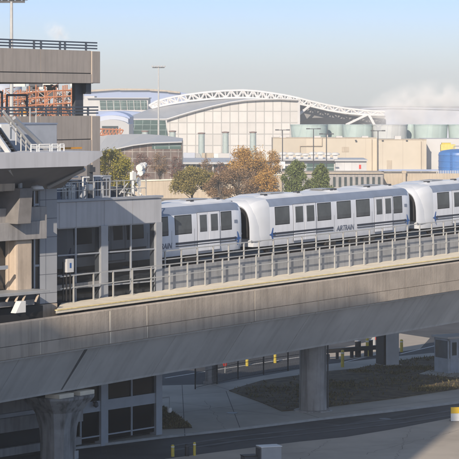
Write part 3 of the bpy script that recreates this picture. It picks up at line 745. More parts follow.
cab(113, 126, 188, -3, 1, 'dgrey', 'dark low box at the foot of the white antenna mast', 'duct')
PI = sth('roof_pipework', 'tangle of pipes and valves on the station roof under the awning tip', 'pipework')
rnd = random.Random(4)
for i in range(16):
    px_ = rnd.uniform(62, 92); w_ = rnd.uniform(-2.5, -.5); x = S.sx(px_, w_); b = MB(); h = rnd.uniform(.3, 1.1)
    b.path([(x, -w_, zr0-.2), (x, -w_, zr0+h), (x+rnd.uniform(-1, 1), -w_, zr0+h)], .045, 6); b.build('pipe', M[rnd.choice(['rail', 'dgrey', 'hwhite', 'grey'])], PI)
DP = sth('roof_post', 'dark post standing between the pipes and the roof units', 'post')
b = MB(); x = S.sx(90, -1); b.box(x-.12, x+.12, .9, 1.1, zr0-.2, S.z(90, 165, -1)); b.build('mast', M['dgrey'], DP); b = MB(); b.box(x-.2, x+.2, .8, .9, S.z(90, 172, -1), S.z(90, 167, -1)); b.build('box', M['dgrey'], DP)
LF = sth('roof_floodlight', 'small white floodlight hanging off the rail below the awning tip', 'floodlight')
b = MB(); x, z_ = sp(89, 187, .2); b.box(x-.14, x+.14, -.35, -.1, z_-.16, z_+.14); b.build('lamp_head', M['hwhite'], LF, bevel=.04); b = MB(); b.bar((x, -.2, z_), (x, 0, z_+.35), .03); b.build('arm', M['grey'], LF)
AN = sth('antenna_mast', 'white antenna and camera cluster on the right end of the station roof', 'antenna')
wa = -1.0; x = S.sx(133, wa)
b = MB(); b.bar((x, -wa, zr0-.2), (x, -wa, S.z(133, 171, wa)), .07, 8); b.bar((x, -wa, S.z(133, 175, wa)), (S.sx(141, wa), -wa, S.z(141, 174, wa)), .05, 6); b.build('mast', M['hwhite'], AN)
for px_, py_, rr in ((140.5, 168, .22), (143.5, 166.5, .16), (141, 173, .18)):
    b = MB(); c_ = q(px_, py_, wa); b.bar(c_+Vector((-rr, -.1, 0)), c_+Vector((rr, .05, .1)), rr*.9, 10); b.build('camera', M['hwhite'], AN, smooth=True)
b = MB(); b.box(x-.14, x+.14, -wa-.1, -wa+.1, S.z(133, 180, wa), S.z(133, 172, wa)); b.build('radio_box', M['hwhite'], AN)
for i in range(14):
    px_ = rnd.uniform(121, 141); py_ = rnd.uniform(182, 195); c_ = q(px_, py_, wa); b = MB(); d = Vector((rnd.uniform(-.5, .5), rnd.uniform(-.3, .3), rnd.uniform(-.3, .3)))
    b.bar(c_-d, c_+d, .04, 6)
    b.build('bracket', M[rnd.choice(['hwhite', 'rail', 'dgrey'])], AN)
b = MB(); c_ = q(138, 182, wa); b.lathe([(.02, -.1), (.24, 0), (.26, .06), (.2, .06), (.02, -.04)], 0, 0, 16); o = b.build('dish', M['hwhite'], AN, smooth=True, loc=c_); o.rotation_euler = (R(80), 0, R(20))
b = MB(); b.bar(q(128, 190, wa), Vector((S.sx(128, wa), -wa, zr0-.2)), .04); b.bar(q(138, 190, wa), Vector((S.sx(138, wa), -wa, zr0-.2)), .04); b.build('leg', M['rail'], AN)

# equipment cabinet on legs by the window
EC = sth('equipment_cabinet', 'small pale grey cabinet with blue mark on dark legs at the walkway end', 'cabinet')
wv = 1.1; b = MB(); x0, x1 = S.sx(67, wv), S.sx(74, wv); b.box(x0, x1, -wv, -wv+.25, S.z(70, 272.5, wv), S.z(70, 259, wv)); cb_ = b.build('box', M['lgrey'], EC, bevel=.02)
b = MB(); xm = (x0+x1)/2; b.box(xm-.06, xm+.06, -wv-.012, -wv-.002, S.z(70, 268, wv), S.z(70, 263, wv)); b.build('blue_mark', M['navy'], cb_)
for q_ in (64.5, 67.8, 71.5):
    b = MB(); x = S.sx(q_, wv); b.bar((x, -wv+.1, S.z(q_, 301, wv)), (x, -wv+.1, S.z(q_, 262, wv)), .045, 6); b.build('leg', M['blk'], EC)

# hanging dome camera right of the station corner
DC = sth('dome_camera', 'white dome camera hanging on a thin drop pole from the station corner arm', 'camera')
xk = S.sx(169.5, 0); z_a = S.z(169.5, 397, 0); z_b2 = S.z(169.5, 408, 0)
b = MB(); b.bar((.02, 0, z_a), (xk, 0, z_a), .03); b.build('arm', M['grey'], DC); b = MB(); b.bar((xk, 0, z_a), (xk, 0, z_b2), .022); b.build('drop_pole', M['grey'], DC)
b = MB(); b.lathe([(.03, z_b2+.05), (.12, z_b2), (.13, z_b2-.16), (.09, z_b2-.24), (.01, z_b2-.27)], xk, 0, 16); b.build('dome', M['hwhite'], DC, smooth=True)
WL = sth('wall_lamp', 'small dark wall lamp on the band right of the pier head', 'lamp')
x, z_ = sp(96, 404.5, .3); b = MB(); b.lathe([(.02, z_+.17), (.12, z_+.1), (.14, z_-.08), (.03, z_-.16)], x, -.3, 12); b.build('lamp_shade', M['dgrey'], WL, smooth=True); b = MB(); b.bar((x, -.3, z_+.1), (x, -.1, z_+.1), .04); b.build('bracket', M['dgrey'], WL)

# ================================================================== GARAGE upper left
GA = Frame(at(91, 155), 155, R(30))
def gth(name, label, cat, group=None): return thing(name, label, cat, (GA.o[0], GA.o[1], 0), GA.rot, group)
GT = gth('parking_garage', 'two decks of brown concrete garage parapet rising at the upper left', 'garage')
xr = GA.sx(99.5); xj = GA.sx(91)
def gz(px, py): return GA.z(px, py)
zA, zB = GA.z(60, 49.8), GA.z(60, 82.8); zc = zB+(zA-zB)*.30
x = xr
b = MB(); b.box(xj+.03, xr, -.06, .5, zB, zA-.02); b.build('end_panel', M['garage'], GT, bevel=.03)
b = MB(); x = xj
edges2 = [xj, GA.sx(40.5), GA.sx(-12), GA.sx(-60)]
for a, c in zip(edges2[1:], edges2): b.box(a+.02, c-.02, 0, .4, zc+.03, zA); b.box(a+.02, c-.02, -.03, .4, zB, zc-.03)
b.build('upper_parapet', M['garage'], GT)
b = MB(); b.box(GA.sx(-60), xr-.1, .42, 14, zB-.02, zB+.4); b.build('upper_deck', M['conc'], GT)
b = MB(); b.box(GA.sx(-60), xr-.1, .1, .4, zc-.1, zc+.1); b.build('joint_backing', M['blk'], GT)
b = MB(); b.box(GA.sx(83), GA.sx(91), .6, .85, 0, zB); b.build('column', M['dgrey'], GT)
b = MB(); b.box(GA.sx(90), GA.sx(95), .3, .7, GA.z(92, 94), zB); b.build('drain_box', M['dgrey'], GT)
zC, zD = GA.z(80, 115.8), GA.z(80, 149.5); ze = zD+(zC-zD)*.30
b = MB()
for a, c in ((GA.sx(40), xj), (GA.sx(-60), GA.sx(40))): b.box(a+.02, c-.02, 0, .4, ze+.03, zC); b.box(a+.02, c-.02, -.03, .4, zD-3, ze-.03)
b.build('lower_parapet', M['garage'], GT)
b = MB(); b.box(xj+.03, xr, -.06, .5, zD-2, zC-.02); b.build('lower_end_panel', M['garage'], GT, bevel=.03)
b = MB(); b.box(GA.sx(-60), xr-.1, .42, 14, zC-1.6, zC-1.2); b.build('lower_deck', M['conc'], GT)
b = MB(); b.box(GA.sx(-60), xj, .05, .35, zD-2.9, zC-.1); b.build('lower_backing', M['blk'], GT)
def grail(label, zbase, py_list, pxs, pxa, pxb, sub):
    o = gth('garage_railing', label, 'railing', 'garage railings')
    zs_ = [GA.z(50, p) for p in py_list]
    for p_ in pxs:
        b = MB(); x = GA.sx(p_, -.2); b.box(x-.05, x+.05, .15, .25, zbase, zs_[0]); b.build('post', M['raild'], o)
    for z_ in zs_:
        b = MB(); b.box(GA.sx(pxa, -.2), GA.sx(pxb, -.2), .17, .23, z_-.045, z_+.045); b.build('rail', M['raild'], o)
grail('dark three bar railing on the top garage parapet', zA, (41, 44, 47), (10, 34, 41, 60, 65, 86), -40, 97, 0)
grail('dark railing on the lower garage parapet in front of the orange steelwork', zC, (107.3, 110.5, 113.5), (2, 8, 22, 30, 46, 58, 73, 88), -40, 98, 0)
FR = gth('portal_frame', 'dark blue steel goal shaped frame behind the lower garage railing', 'frame')
for a, c, pt in ((7, 27, 95), (-8, 2, 92)):
    b = MB(); za_ = GA.z(15, pt); b.path([(GA.sx(a, -2), 2, zC-1.2), (GA.sx(a, -2), 2, za_), (GA.sx(c, -2), 2, za_), (GA.sx(c, -2), 2, zC-1.2)], .07, 6); b.build('portal', M['raild'], FR)
TD = gth('traffic_drum', 'orange and white traffic drum behind the lower garage railing', 'traffic drum')
b = MB(); b.m = 0; x = GA.sx(23.5, -.8)
zz0 = zC-1.2
for i, (r0, r1, m_) in enumerate(((.30, .29, 0), (.29, .27, 1), (.27, .25, 0), (.25, .23, 1), (.23, .21, 0))):
    b.m = m_; b.lathe([(r0, zz0+i*.32), (r1, zz0+(i+1)*.32)], x, .8, 16)
b.build('drum', [M['orng'], M['hwhite']], TD, smooth=True)
CN = gth('rail_posts', 'galvanised tube guard beside the stair behind the grey enclosure', 'railing')
for p_ in (30, 36):
    b = MB(); b.bar((GA.sx(p_, 1), -1, zC-1.4), (GA.sx(p_, 1), -1, GA.z(p_, 108, 1)), .05, 6); b.build('post', M['rail'], CN)
b = MB(); b.bar((GA.sx(30, 1), -1, GA.z(30, 113, 1)), (GA.sx(36, 1), -1, GA.z(36, 113, 1)), .05, 6); b.build('rail', M['rail'], CN)
# floodlight pole upper left
def floodpole(px, D, ytop, ybase_z, wid, label):
    o = thing('floodlight_mast', label, 'light mast', (at(px, D), D, 0), 0, 'tall floodlight masts')
    zt_ = zz(ytop, D); b = MB(); b.bar((0, 0, 0), (0, 0, zt_), .30 if D < 500 else .35, 10, .16); b.build('pole', M['rail'], o, smooth=True)
    b = MB(); b.box(-wid, wid, -.12, .12, zt_-.15, zt_+.12); b.build('crossbar', M['dgrey'], o)
    for i in range(5):
        x = -wid+i*wid/2; b = MB(); b.box(x-.28, x+.28, -.3, .3, zt_+.12, zt_+.5); b.build('lamp_head', M['grey'], o, bevel=.05)
floodpole(11.5, 260, 1.5, 0, 1.45, 'tall floodlight mast behind the garage at the upper left corner')
floodpole(158.5, 640, 67.5, 0, 1.6, 'distant tall floodlight mast against the sky left of the truss roof')

# ================================================================== BACKGROUND
def bgt(name, label, cat, px, D, rotz=0, group=None): return thing(name, label, cat, (at(px, D), D, 0), rotz, group)
# --- orange steelwork
D = 330; OS = bgt('steel_framework', 'large orange steel framework behind the garage decks', 'steel frame', 38, D)
sc = D/F; rnd = random.Random(8)
def bx_(px, py, y=0): return Vector(((px-38)*sc, y, zz(py, D)))
cols = [0, 9, 18, 27, 36, 45, 54, 63, 72]
for yy in (0, 4, 8):
    for cpx in cols:
        b = MB(); top_ = 88+rnd.uniform(-2, 5)-(2 if cpx > 25 else -3); b.bar(Vector(((cpx-38)*sc, yy, 0)), bx_(cpx, top_, yy), .10, 4); b.build('upright', M['orange'], OS)
    for lev in (90, 96, 103, 110, 117):
        b = MB(); b.bar(bx_(0, lev+6+rnd.uniform(-1, 1), yy), bx_(35, lev+2, yy), .10, 4); b.bar(bx_(35, lev+2, yy), bx_(72, lev, yy), .10, 4); b.build('beam', M['orange'], OS)
for i in range(62):
    a = rnd.choice(cols[:-1]); y0 = rnd.choice([90, 96, 103, 110]); b = MB(); yy = rnd.choice([0, 4, 8]); f = rnd.random() < .5
    b.bar(bx_(a, y0 if f else y0+7, yy), bx_(a+rnd.choice([4, 9, 9]), y0+7 if f else y0, yy), .07, 4); b.build('brace', M['orange' if rnd.random() < .75 else 'rail'], OS)
for i in range(30):
    a = rnd.uniform(8, 70); py = rnd.uniform(86, 108); b = MB(); p0 = bx_(a, py, 6); b.box(p0.x, p0.x+rnd.uniform(.5, 2.2), 6, 7, p0.z, p0.z+rnd.uniform(.2, 1.0)); b.build('equipment', M[rnd.choice(['grey', 'dgrey', 'rail', 'bldg', 'rust'])], OS)
b = MB(); b.bar(bx_(72, 112, 1), bx_(72, 88, 1), .25, 4); b.build('gantry_leg', M['orange'], OS)
b = MB(); b.box(-30*sc, 30*sc, 10, 14, 0, zz(104, D)); b.build('plant_block', M['bldgt'], OS)
for i in range(30):
    a = rnd.uniform(2, 66); y0 = rnd.uniform(86, 110); b = MB(); b.bar(bx_(a, y0, 2), bx_(a+rnd.uniform(3, 10), y0+rnd.uniform(-6, 6), rnd.choice([0, 4, 8])), .06, 4); b.build('thin_brace', M[rnd.choice(['orange', 'rail', 'rust', 'orange'])], OS)
TK = bgt('storage_silo', 'pale round silo at the far left behind the garage', 'silo', 3, 380)
b = MB(); b.lathe([(3, 0), (3, zz(86, 380)), (2.2, zz(82, 380))], n=32); b.build('shell', M['roofv'], TK, smooth=True)
o2 = bgt('orange_gantry', 'low orange steel frame between the garage and the curved brown building', 'steel frame', 110, 590)
sc2 = 590/F
for i in range(7):
    x0 = (99+i*3.5-110)*sc2; b = MB(); b.bar((x0, 0, 0), (x0, 0, zz(129-.2*i, 590)), .16, 4); b.bar((x0, 0, zz(136, 590)), (x0+3.5*sc2, 0, zz(130, 590)), .13, 4); b.build('brace', M['orange'], o2)
for py in (129, 135):
    b = MB(); b.bar((-11*sc2, 0, zz(py, 590)), (13*sc2, 0, zz(py+1, 590)), .2, 4); b.build('beam', M['orange'], o2)

# --- far blue roof terminal
D = 1300; sc = D/F
FT = bgt('far_terminal', 'very long distant terminal with blue roof and white ridge on the left horizon', 'terminal', 140, D)
prof = [(-70, 108), (-70, 93), (-52, 90.2), (-20, 88.6), (10, 89.0), (28, 90.5), (40, 92), (60, 96), (75, 101), (80, 108)]
b = MB(); b.prism_y([(x*sc, zz(y, D)) for x, y in prof], 0, 60); b.build('roof', M['roofb'], FT)
b = MB()
pr = prof[1:7]
for (x0, y0), (x1, y1) in zip(pr, pr[1:]):
    b.prism_y([(x0*sc, zz(y0+1.8, D)), (x1*sc, zz(y1+1.3, D)), (x1*sc, zz(y1-.2, D)), (x0*sc, zz(y0-.2, D))], -2, -.1)
b.build('ridge_fascia', M['bldgt'], FT)
b = MB(); b.box(-70*sc, 80*sc, 2, 58, 0, zz(107, D)); b.build('wall', M['bldg'], FT)
D = 950; sc = D/F
CT = bgt('concourse', 'white framed concourse with slanted green windows left of the truss roof', 'concourse', 122, D)
b = MB(); b.box(-34*sc, 26*sc, .5, 30, 0, zz(98.5, D)); b.build('wall', M['bldg'], CT)
for i in range(7):
    x0 = (-21.5+i*6.8)*sc; b = MB(); b.prism_y([(x0, zz(109.5, D)), (x0+6*sc, zz(109.5, D)), (x0+5.2*sc, zz(100.5, D)), (x0-.8*sc, zz(100.5, D))], .1, .49); b.build('window', M['teal'], CT)
b = MB(); b.box(-35*sc, 27*sc, -1, 31, zz(98.5, D), zz(97.6, D)); b.build('roof', M['roofl'], CT)
b = MB(); b.box(-55*sc, -28*sc, 3, 20, 0, zz(96, D)); b.build('left_block', M['bldg'], CT)
D = 620; sc = D/F
VA = bgt('vaulted_roof', 'low blue grey vaulted roofs between the garage and the truss roof building', 'building', 120, D)
def vault(xa, xb, yt, ybm, y0, m, nm):
    b = MB(); n = 10; pts = [(xa*sc, zz(ybm+20, D)), (xb*sc, zz(ybm+20, D))]
    for i in range(n+1):
        t = i/n; pts.append(((xb+(xa-xb)*t)*sc, zz(ybm-(ybm-yt)*math.sin(math.pi*t)**.7, D)))
    b.prism_y(pts, y0, y0+25); b.build(nm, M[m], VA)
vault(-26, 9, 119.5, 124.5, 0, 'roofl', 'vault')
vault(-26, 7, 115.5, 119, 7, 'roofv', 'vault')
vault(-26, 7.5, 112, 117.5, 14, 'roofb', 'vault')
b = MB(); b.box(-18*sc, -2*sc, -.3, .0, zz(135, D), zz(126, D)); b.build('opening', M['win'], VA)

D = 860; sc = D/F
BV = bgt('blue_roof_hall', 'low blue roofed hall just left of the truss foot', 'building', 122, D)
b = MB(); b.prism_y([(-26*sc, 0), (32*sc, 0), (32*sc, zz(115, D)), (20*sc, zz(112.5, D)), (0, zz(111, D)), (-26*sc, zz(111.5, D))], 0, 25); b.build('roof', M['roofb'], BV)
b = MB(); b.box(-24*sc, 30*sc, -.4, -.003, 0, zz(119.5, D)); b.build('wall', M['bldg'], BV)
# --- truss roof terminal
D = 760; sc = D/F
TT = bgt('truss_roof_hall', 'large hall with white panel facade under a curved white roof truss', 'terminal hall', 230, D)
def e(px, py, y=0): return ((px-230)*sc, y, zz(py, D))
facade_top = [(167, 119.3), (180, 115.2), (195, 110.8), (212, 106.4), (230, 102.4), (245, 100.3), (262, 99.3), (280, 99), (297.5, 99.8)]
pts = [((167-230)*sc, 0), ((297.5-230)*sc, 0)]+[((x-230)*sc, zz(y, D)) for x, y in reversed(facade_top)]
b = MB(); b.prism_y(pts, 0, .6); b.build('facade', M['facade'], TT)
b = MB(); b.box((297.5-230)*sc, (300-230)*sc, -.2, 60, 0, zz(101, D)); b.build('side_wall', M['bldg'], TT)
# roof: rises from the facade edge towards the truss, which stands 25 m behind
back_unused = [(128, 117.5), (150, 107.5), (170, 103.8), (190, 100.8), (212, 98.5), (230, 97.2), (250, 96.8), (275, 97.4), (298, 99)]
D2 = D+26
b = MB(); n = len(facade_top)
fr_ = [(126, 119.5)]+facade_top; bk_ = [(126, 117.5), (150, 108.8), (165, 105.8), (182, 103.4), (205, 100.8), (225, 99.2), (243, 98.4), (260, 98.4), (280, 98.8), (297.5, 99.6)]
v1 = [((x-230)*sc-.0, -1.2, zz(y, D)+.15) for x, y in fr_]; v2 = [((x-CX)*D2/F-(230-CX)*sc, 26, zz(y, D2)) for x, y in bk_]
m_ = len(v1); vs = v1+v2+[(x, y, z-.5) for x, y, z in v1+v2]
fs = []
for i in range(m_-1):
    fs += [(i, i+1, m_+i+1, m_+i), (2*m_+i, 3*m_+i, 3*m_+i+1, 2*m_+i+1), (i, 2*m_+i, 2*m_+i+1, i+1)]
b.add(vs, fs); b.build('roof', M['roofl'], TT)
b = MB()
for (xa, ya), (xb, yb) in zip(fr_, fr_[1:]): b.bar(((xa-230)*sc, -1.3, zz(ya, D)), ((xb-230)*sc, -1.3, zz(yb, D)), .22, 4)
b.build('eave_trim', M['truss'], TT)
b = MB(); yq = -.5
b.add([e(128, 120, -3.5), e(165.5, 120.4, -1.0), e(171, 160, .3), e(137.5, 160, .3)], [(0, 1, 2, 3)])
b.add([e(128, 120, -3.2), e(165.5, 120.4, -.7), e(171, 160, .5), e(137.5, 160, .5)], [(3, 2, 1, 0)])
b.build('curtain_wall', M['teal'], TT)
# truss
top = [(149, 105.5), (156, 101.5), (168, 98.2), (185, 95), (205, 92.4), (225, 90.8), (243, 90.2), (258, 91.2), (271, 93), (285, 95.2), (298, 98), (313, 101.8), (328, 105.2), (345, 108.3), (365, 110.6), (385, 112)]
bot = [(152, 108.2), (160, 106.2), (172, 103.8), (188, 101.2), (207, 99.3), (226, 98.1), (243, 97.7), (258, 98.4), (271, 99.7), (285, 101.6), (298, 103.8), (313, 106.8), (328, 110.4), (345, 113.2), (365, 115), (384, 115.2)]
def t_(px, py, yy): Dn = D+yy; return Vector(((px-CX)*Dn/F-(230-CX)*sc, yy, zz(py, Dn)))
def interp(L_, k):
    i = int(k); f = k-i
    if i >= len(L_)-1: return L_[-1]
    return (L_[i][0]*(1-f)+L_[i+1][0]*f, L_[i][1]*(1-f)+L_[i+1][1]*f)
tr = MB(); y1_, y2_ = 24.5, 28
for yy in (y1_, y2_):
    for L_ in (top, bot) if yy == y1_ else (top,):
        P_ = [t_(*interp(L_, k/3), yy) for k in range(3*(len(L_)-1)+1)]; tr.path(P_, .36 if yy == y1_ else .25, 6)
NB = 3*(len(top)-1)
for k in range(0, NB):
    a = t_(*interp(top, k/3), y1_); c = t_(*interp(bot, k/3), y1_); d = t_(*interp(bot, (k+1)/3), y1_); a2 = t_(*interp(top, k/3), y2_)
    tr.bar(a, c, .20, 4)
    if k % 2 == 0: tr.bar(a, d, .33, 4)
    else: tr.bar(c, t_(*interp(top, (k+1)/3), y1_), .33, 4)
    if k % 3 == 0: tr.bar(a2, c, .16, 4); tr.bar(a, a2, .16, 4)
tr.build('roof_truss', M['truss'], TT)
cs = MB(); vs = []
for k in range(9, 3*11+1):
    vs.append(t_(*interp(top, k/3), 30.5)+Vector((0, 0, -.2))); vs.append(t_(*interp(bot, k/3), 30.5)+Vector((0, 0, -1.2)))
vs2 = [v_+Vector((0, .4, 0)) for v_ in vs]; nn_ = len(vs)
cs.add(vs+vs2, [(2*i, 2*i+1, 2*i+3, 2*i+2) for i in range(nn_//2-1)]+[(nn_+2*i, nn_+2*i+2, nn_+2*i+3, nn_+2*i+1) for i in range(nn_//2-1)]+[(2*i, 2*i+2, nn_+2*i+2, nn_+2*i) for i in range(nn_//2-1)])
cs.build('gap_backing', mat('dark gap backing', (.10, .115, .13), .3, var=.3, scale=.2), TT)  # dark sheet added behind the truss to darken its gaps
# right wing: dark soffit belly under the truss
b = MB(); prf = [(300, 103.5), (313, 108), (328, 111.5), (345, 114), (365, 116), (386, 116), (380, 124), (372, 127), (350, 119.5), (330, 117.5), (310, 118), (300, 122)]
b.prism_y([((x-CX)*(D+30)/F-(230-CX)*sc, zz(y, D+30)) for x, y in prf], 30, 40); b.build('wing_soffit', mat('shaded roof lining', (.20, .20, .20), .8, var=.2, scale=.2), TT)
b = MB(); b.prism_y([((x-CX)*(D+42)/F-(230-CX)*sc, zz(y, D+42)) for x, y in [(300, 160), (386, 160), (386, 118), (360, 119), (330, 116), (300, 104)]], 42, 50); b.build('rear_wall', M['bldg'], TT)
for a, c in (((297, 116), (311, 105)), ((346, 125), (367, 115)), ((375, 126), (369, 115))):
    b = MB(); b.bar(t_(*a, 23), t_(*c, y1_), .45, 6); b.build('strut', M['truss'], TT)
D3 = 1050; FA = bgt('far_arched_roof', 'faint arched roof edge behind the cooling towers', 'building', 400, D3)
sc3 = D3/F; b = MB(); pts = [(-60, 114), (-50, 111), (-35, 109), (-10, 108), (20, 108.5), (60, 109.5), (90, 113)]
b.prism_y([(x*sc3, zz(y, D3)) for x, y in pts]+[(90*sc3, 0), (-60*sc3, 0)], 0, 40); b.build('roof', M['roofv'], FA)
b = MB()
for (xa, ya), (xb, yb) in zip(pts, pts[1:]): b.bar((xa*sc3, -.5, zz(ya, D3)), (xb*sc3, -.5, zz(yb, D3)), .35, 4)
b.build('roof_edge', M['roofv'], FA)
# vent pillars in front of the hall
vp = [(145, 129, 150), (172.5, 129, 150), (201.5, 131, 152), (225.5, 130, 150), (253, 130, 150)]
vl = ['leftmost pale teal vent pillar, below the green curtain glass', 'pale teal vent pillar at the corner of the green curtain glass', 'pale teal vent pillar, leftmost in front of the white facade', 'middle pale teal vent pillar in front of the white facade', 'rightmost pale teal vent pillar in front of the white facade']
for (px_, y0, y1), lb in zip(vp, vl):
    D = 700; o = bgt('vent_pillar', lb, 'vent', px_, D, 0, 'teal vent pillars'); zt_ = zz(y0, D)
    b = MB(); b.lathe([(.95, 0), (.9, zt_-.9)], n=16); b.build('shaft', M['tealp'], o, smooth=True)
    b = MB(); b.lathe([(.92, zt_-.9), (1.12, zt_-.7), (1.05, zt_-.5), (.2, zt_-.4)], n=16); b.build('cap', M['rust'], o, smooth=True)

# --- tan plant building, towers, tank
D = 600; sc = D/F
TB = bgt('plant_building', 'long windowless tan plant building in front of the cooling towers', 'building', 350, D)
b = MB(); b.box((273-350)*sc, (377-350)*sc, 1.0, 20, 0, zz(138.3, D)); b.build('main_wall', M['tan'], TB)
b = MB(); b.box((377-350)*sc, (425.5-350)*sc, -3, 20, 0, zz(139.7, D)); b.build('projecting_block', M['tan'], TB)
b = MB(); b.box((425.6-350)*sc, (520-350)*sc, 4, 20, 0, zz(139.2, D)); b.build('recessed_wall', M['bldg'], TB)
b = MB(); b.box((273-350)*sc, (377-350)*sc, .9, 1.4, zz(138.3, D)+.0, zz(137.6, D)); b.box((377-350)*sc, (425.6-350)*sc, -3.1, -2.6, zz(139.7, D), zz(139.0, D)); b.build('coping', M['bldgt'], TB)
b = MB()
for px_ in (355, 405, 381): b.box((px_-350)*sc, (px_+1.8-350)*sc, -3.3 if px_ > 377 else .5, 0.2 if px_ < 377 else -2.6, zz(141, D), zz(139.8, D))
b.build('wall_light', M['dgrey'], TB)
b = MB(); b.path([((300-350)*sc, .7, 0), ((300-350)*sc, .7, zz(146, D)), ((322-350)*sc, .7, zz(146, D)), ((322-350)*sc, .7, zz(138, D))], .13, 6); b.bar(((372-350)*sc, .7, 0), ((372-350)*sc, .7, zz(139, D)), .1, 6); b.bar(((420-350)*sc, -3.3, 0), ((420-350)*sc, -3.3, zz(141, D)), .1, 6); b.build('pipe', M['bldgt'], TB)
b = MB(); b.box((386-350)*sc, (391-350)*sc, -3.08, -3.003, 0, zz(160, D)); b.build('door', M['bldgt'], TB)
b = MB(); b.box((342-350)*sc, (349-350)*sc, .9, .997, zz(152, D), zz(147, D)); b.build('louvre_panel', M['bldgt'], TB)
for px_ in (283, 318, 340, 366, 399):
    b = MB(); x_ = (px_-350)*sc; zq_ = zz(139, D); b.box(x_-.8, x_+.8, 4, 6, zq_-.3, zq_+.7); b.build('roof_vent', M['bldg'], TB)
b = MB(); b.box((377-350)*sc, (440-350)*sc, -3.8, -3.1, zz(170.5, D), zz(169, D)); b.build('base_ledge', M['roofb'], TB)
D = 645; sc = D/F
tw = [(309, 37, 'tower', 'pale green cooling tower, leftmost of the row, beside the hall'), (336, 17, 'tower', 'narrow pale green cooling tower between two wider ones'), (357.5, 30, 'tower', 'pale green cooling tower under the truss end'),
      (389.8, 35.5, 'towerw', 'pale grey cooling tower in the middle of the row, whiter than the rest'), (411, 9, 'tower', 'thin sliver of green cooling tower behind the grey one'), (430.8, 34, 'tower', 'pale green cooling tower above the recessed tan wall'), (465, 34, 'tower', 'cooling tower cut off by the right edge')]
for px_, wd, m_, lb in tw:
    o = bgt('cooling_tower', lb, 'cooling tower', px_, D+(6 if wd < 20 else 0), 0, 'cooling towers in a row'); rr = wd/2*sc; zt_ = zz(124.6, D)
    b = MB(); b.lathe([(rr*.9, 0), (rr*.92, zt_-5.5), (rr*.96, zt_-2.6), (rr*1.0, zt_-.12), (rr*1.0, zt_), (rr*.93, zt_), (rr*.88, zt_-1.5)], n=48); b.build('shell', M[m_], o, smooth=True)
    b = MB(); b.lathe([(rr*1.015, zt_-.25), (rr*1.02, zt_+.03), (rr*.99, zt_+.03)], n=48); b.build('rim', M[m_], o, smooth=True)
D = 560; sc = D/F
o = bgt('storage_tank', 'bright blue round storage tank with domed top at the right edge', 'tank', 460, D)
b = MB(); rr = 21.5*sc; b.lathe([(rr, 0), (rr, zz(155, D))], n=48); b.build('shell', M['blue'], o, smooth=True)
b = MB(); rr2 = rr*1.01; b.lathe([(rr2, zz(155, D)), (rr2*.97, zz(152.5, D)), (rr2*.8, zz(150.5, D)), (rr2*.4, zz(149.2, D)), (.05, zz(149, D))], n=48); b.build('dome', M['blue'], o, smooth=True)
for q_ in (155, 161, 167):
    b = MB(); zq_ = zz(q_, D); b.lathe([(rr*1.012, zq_-.08), (rr*1.016, zq_), (rr*1.012, zq_+.08)], n=48); b.build('seam', M['blue'], o, smooth=True)
b = MB(); la = R(-120)
for s_ in (-.02, .06):
    a_ = la+s_; b.bar((rr*1.05*math.cos(a_), rr*1.05*math.sin(a_), 0), (rr*1.05*math.cos(a_), rr*1.05*math.sin(a_), zz(152, D)), .06, 5)
for i in range(16):
    z_ = .4+i*.4; b.bar((rr*1.05*math.cos(la-.02), rr*1.05*math.sin(la-.02), z_), (rr*1.05*math.cos(la+.06), rr*1.05*math.sin(la+.06), z_), .035, 4)
b.build('ladder', M['blue'], o)
b = MB(); b.path([(-1.5, -1, zz(149.2, D)), (-1.5, -1, zz(146, D)), (1.5, -1, zz(146, D)), (1.5, -1, zz(149, D))], .12, 6); b.build('vent', M['grey'], o)
o = bgt('yellow_container', 'yellow box structure just above and behind the blue tank', 'container', 448, 585)
sc = 585/F; b = MB(); b.box(-7*sc, 7.5*sc, 0, 2.5, zz(150.5, 585), zz(144.5, 585)); b.build('box', mat('yellow container paint', (.62, .50, .14), .6), o); b = MB(); b.box(-6*sc, 3*sc, .3, 2.2, zz(144.5, 585), zz(142.8, 585)); b.build('top_rail', M['ypaint'], o)
b = MB(); b.box(-7*sc, 7.5*sc, .2, 2.3, 0, zz(150.5, 585)); b.build('plinth', M['bldgt'], o)

# --- mid-distance low buildings
D = 520; sc = D/F
LB = bgt('low_terminal', 'low grey building with green glass and flat roof in front of the tan plant', 'building', 320, D)
b = MB(); b.box(-48*sc, 15*sc, 0, 14, 0, zz(160.5, D)); b.build('wall', M['bldg'], LB)
b = MB(); b.box(15.1*sc, 46*sc, -2, 14, 0, zz(161, D)); b.build('right_wall', gridmat('white sheet wall', (.52, .53, .54), (.42, .43, .44), 1.6, 9, .06, .7), LB)
b = MB(); b.box(14*sc, 47*sc, -2.6, 14.5, zz(161, D), zz(159.3, D)); b.box(-50*sc, 13.9*sc, -1.5, 14.5, zz(160.5, D), zz(159, D)); b.build('roof', M['roofl'], LB)
b = MB(); b.box(-14*sc, 14*sc, -.1, 0, zz(172.5, D), zz(163.5, D)); b.build('window', M['teal'], LB)
b = MB(); b.box(-46*sc, -16*sc, -.1, 0, zz(172, D), zz(166, D)); b.build('window', M['win'], LB)
b = MB(); b.box(38.5*sc, 40.5*sc, -2.1, -2.003, zz(168.5, D), zz(164.5, D)); b.build('red_door_mark', M['red'], LB)
rnd = random.Random(21)
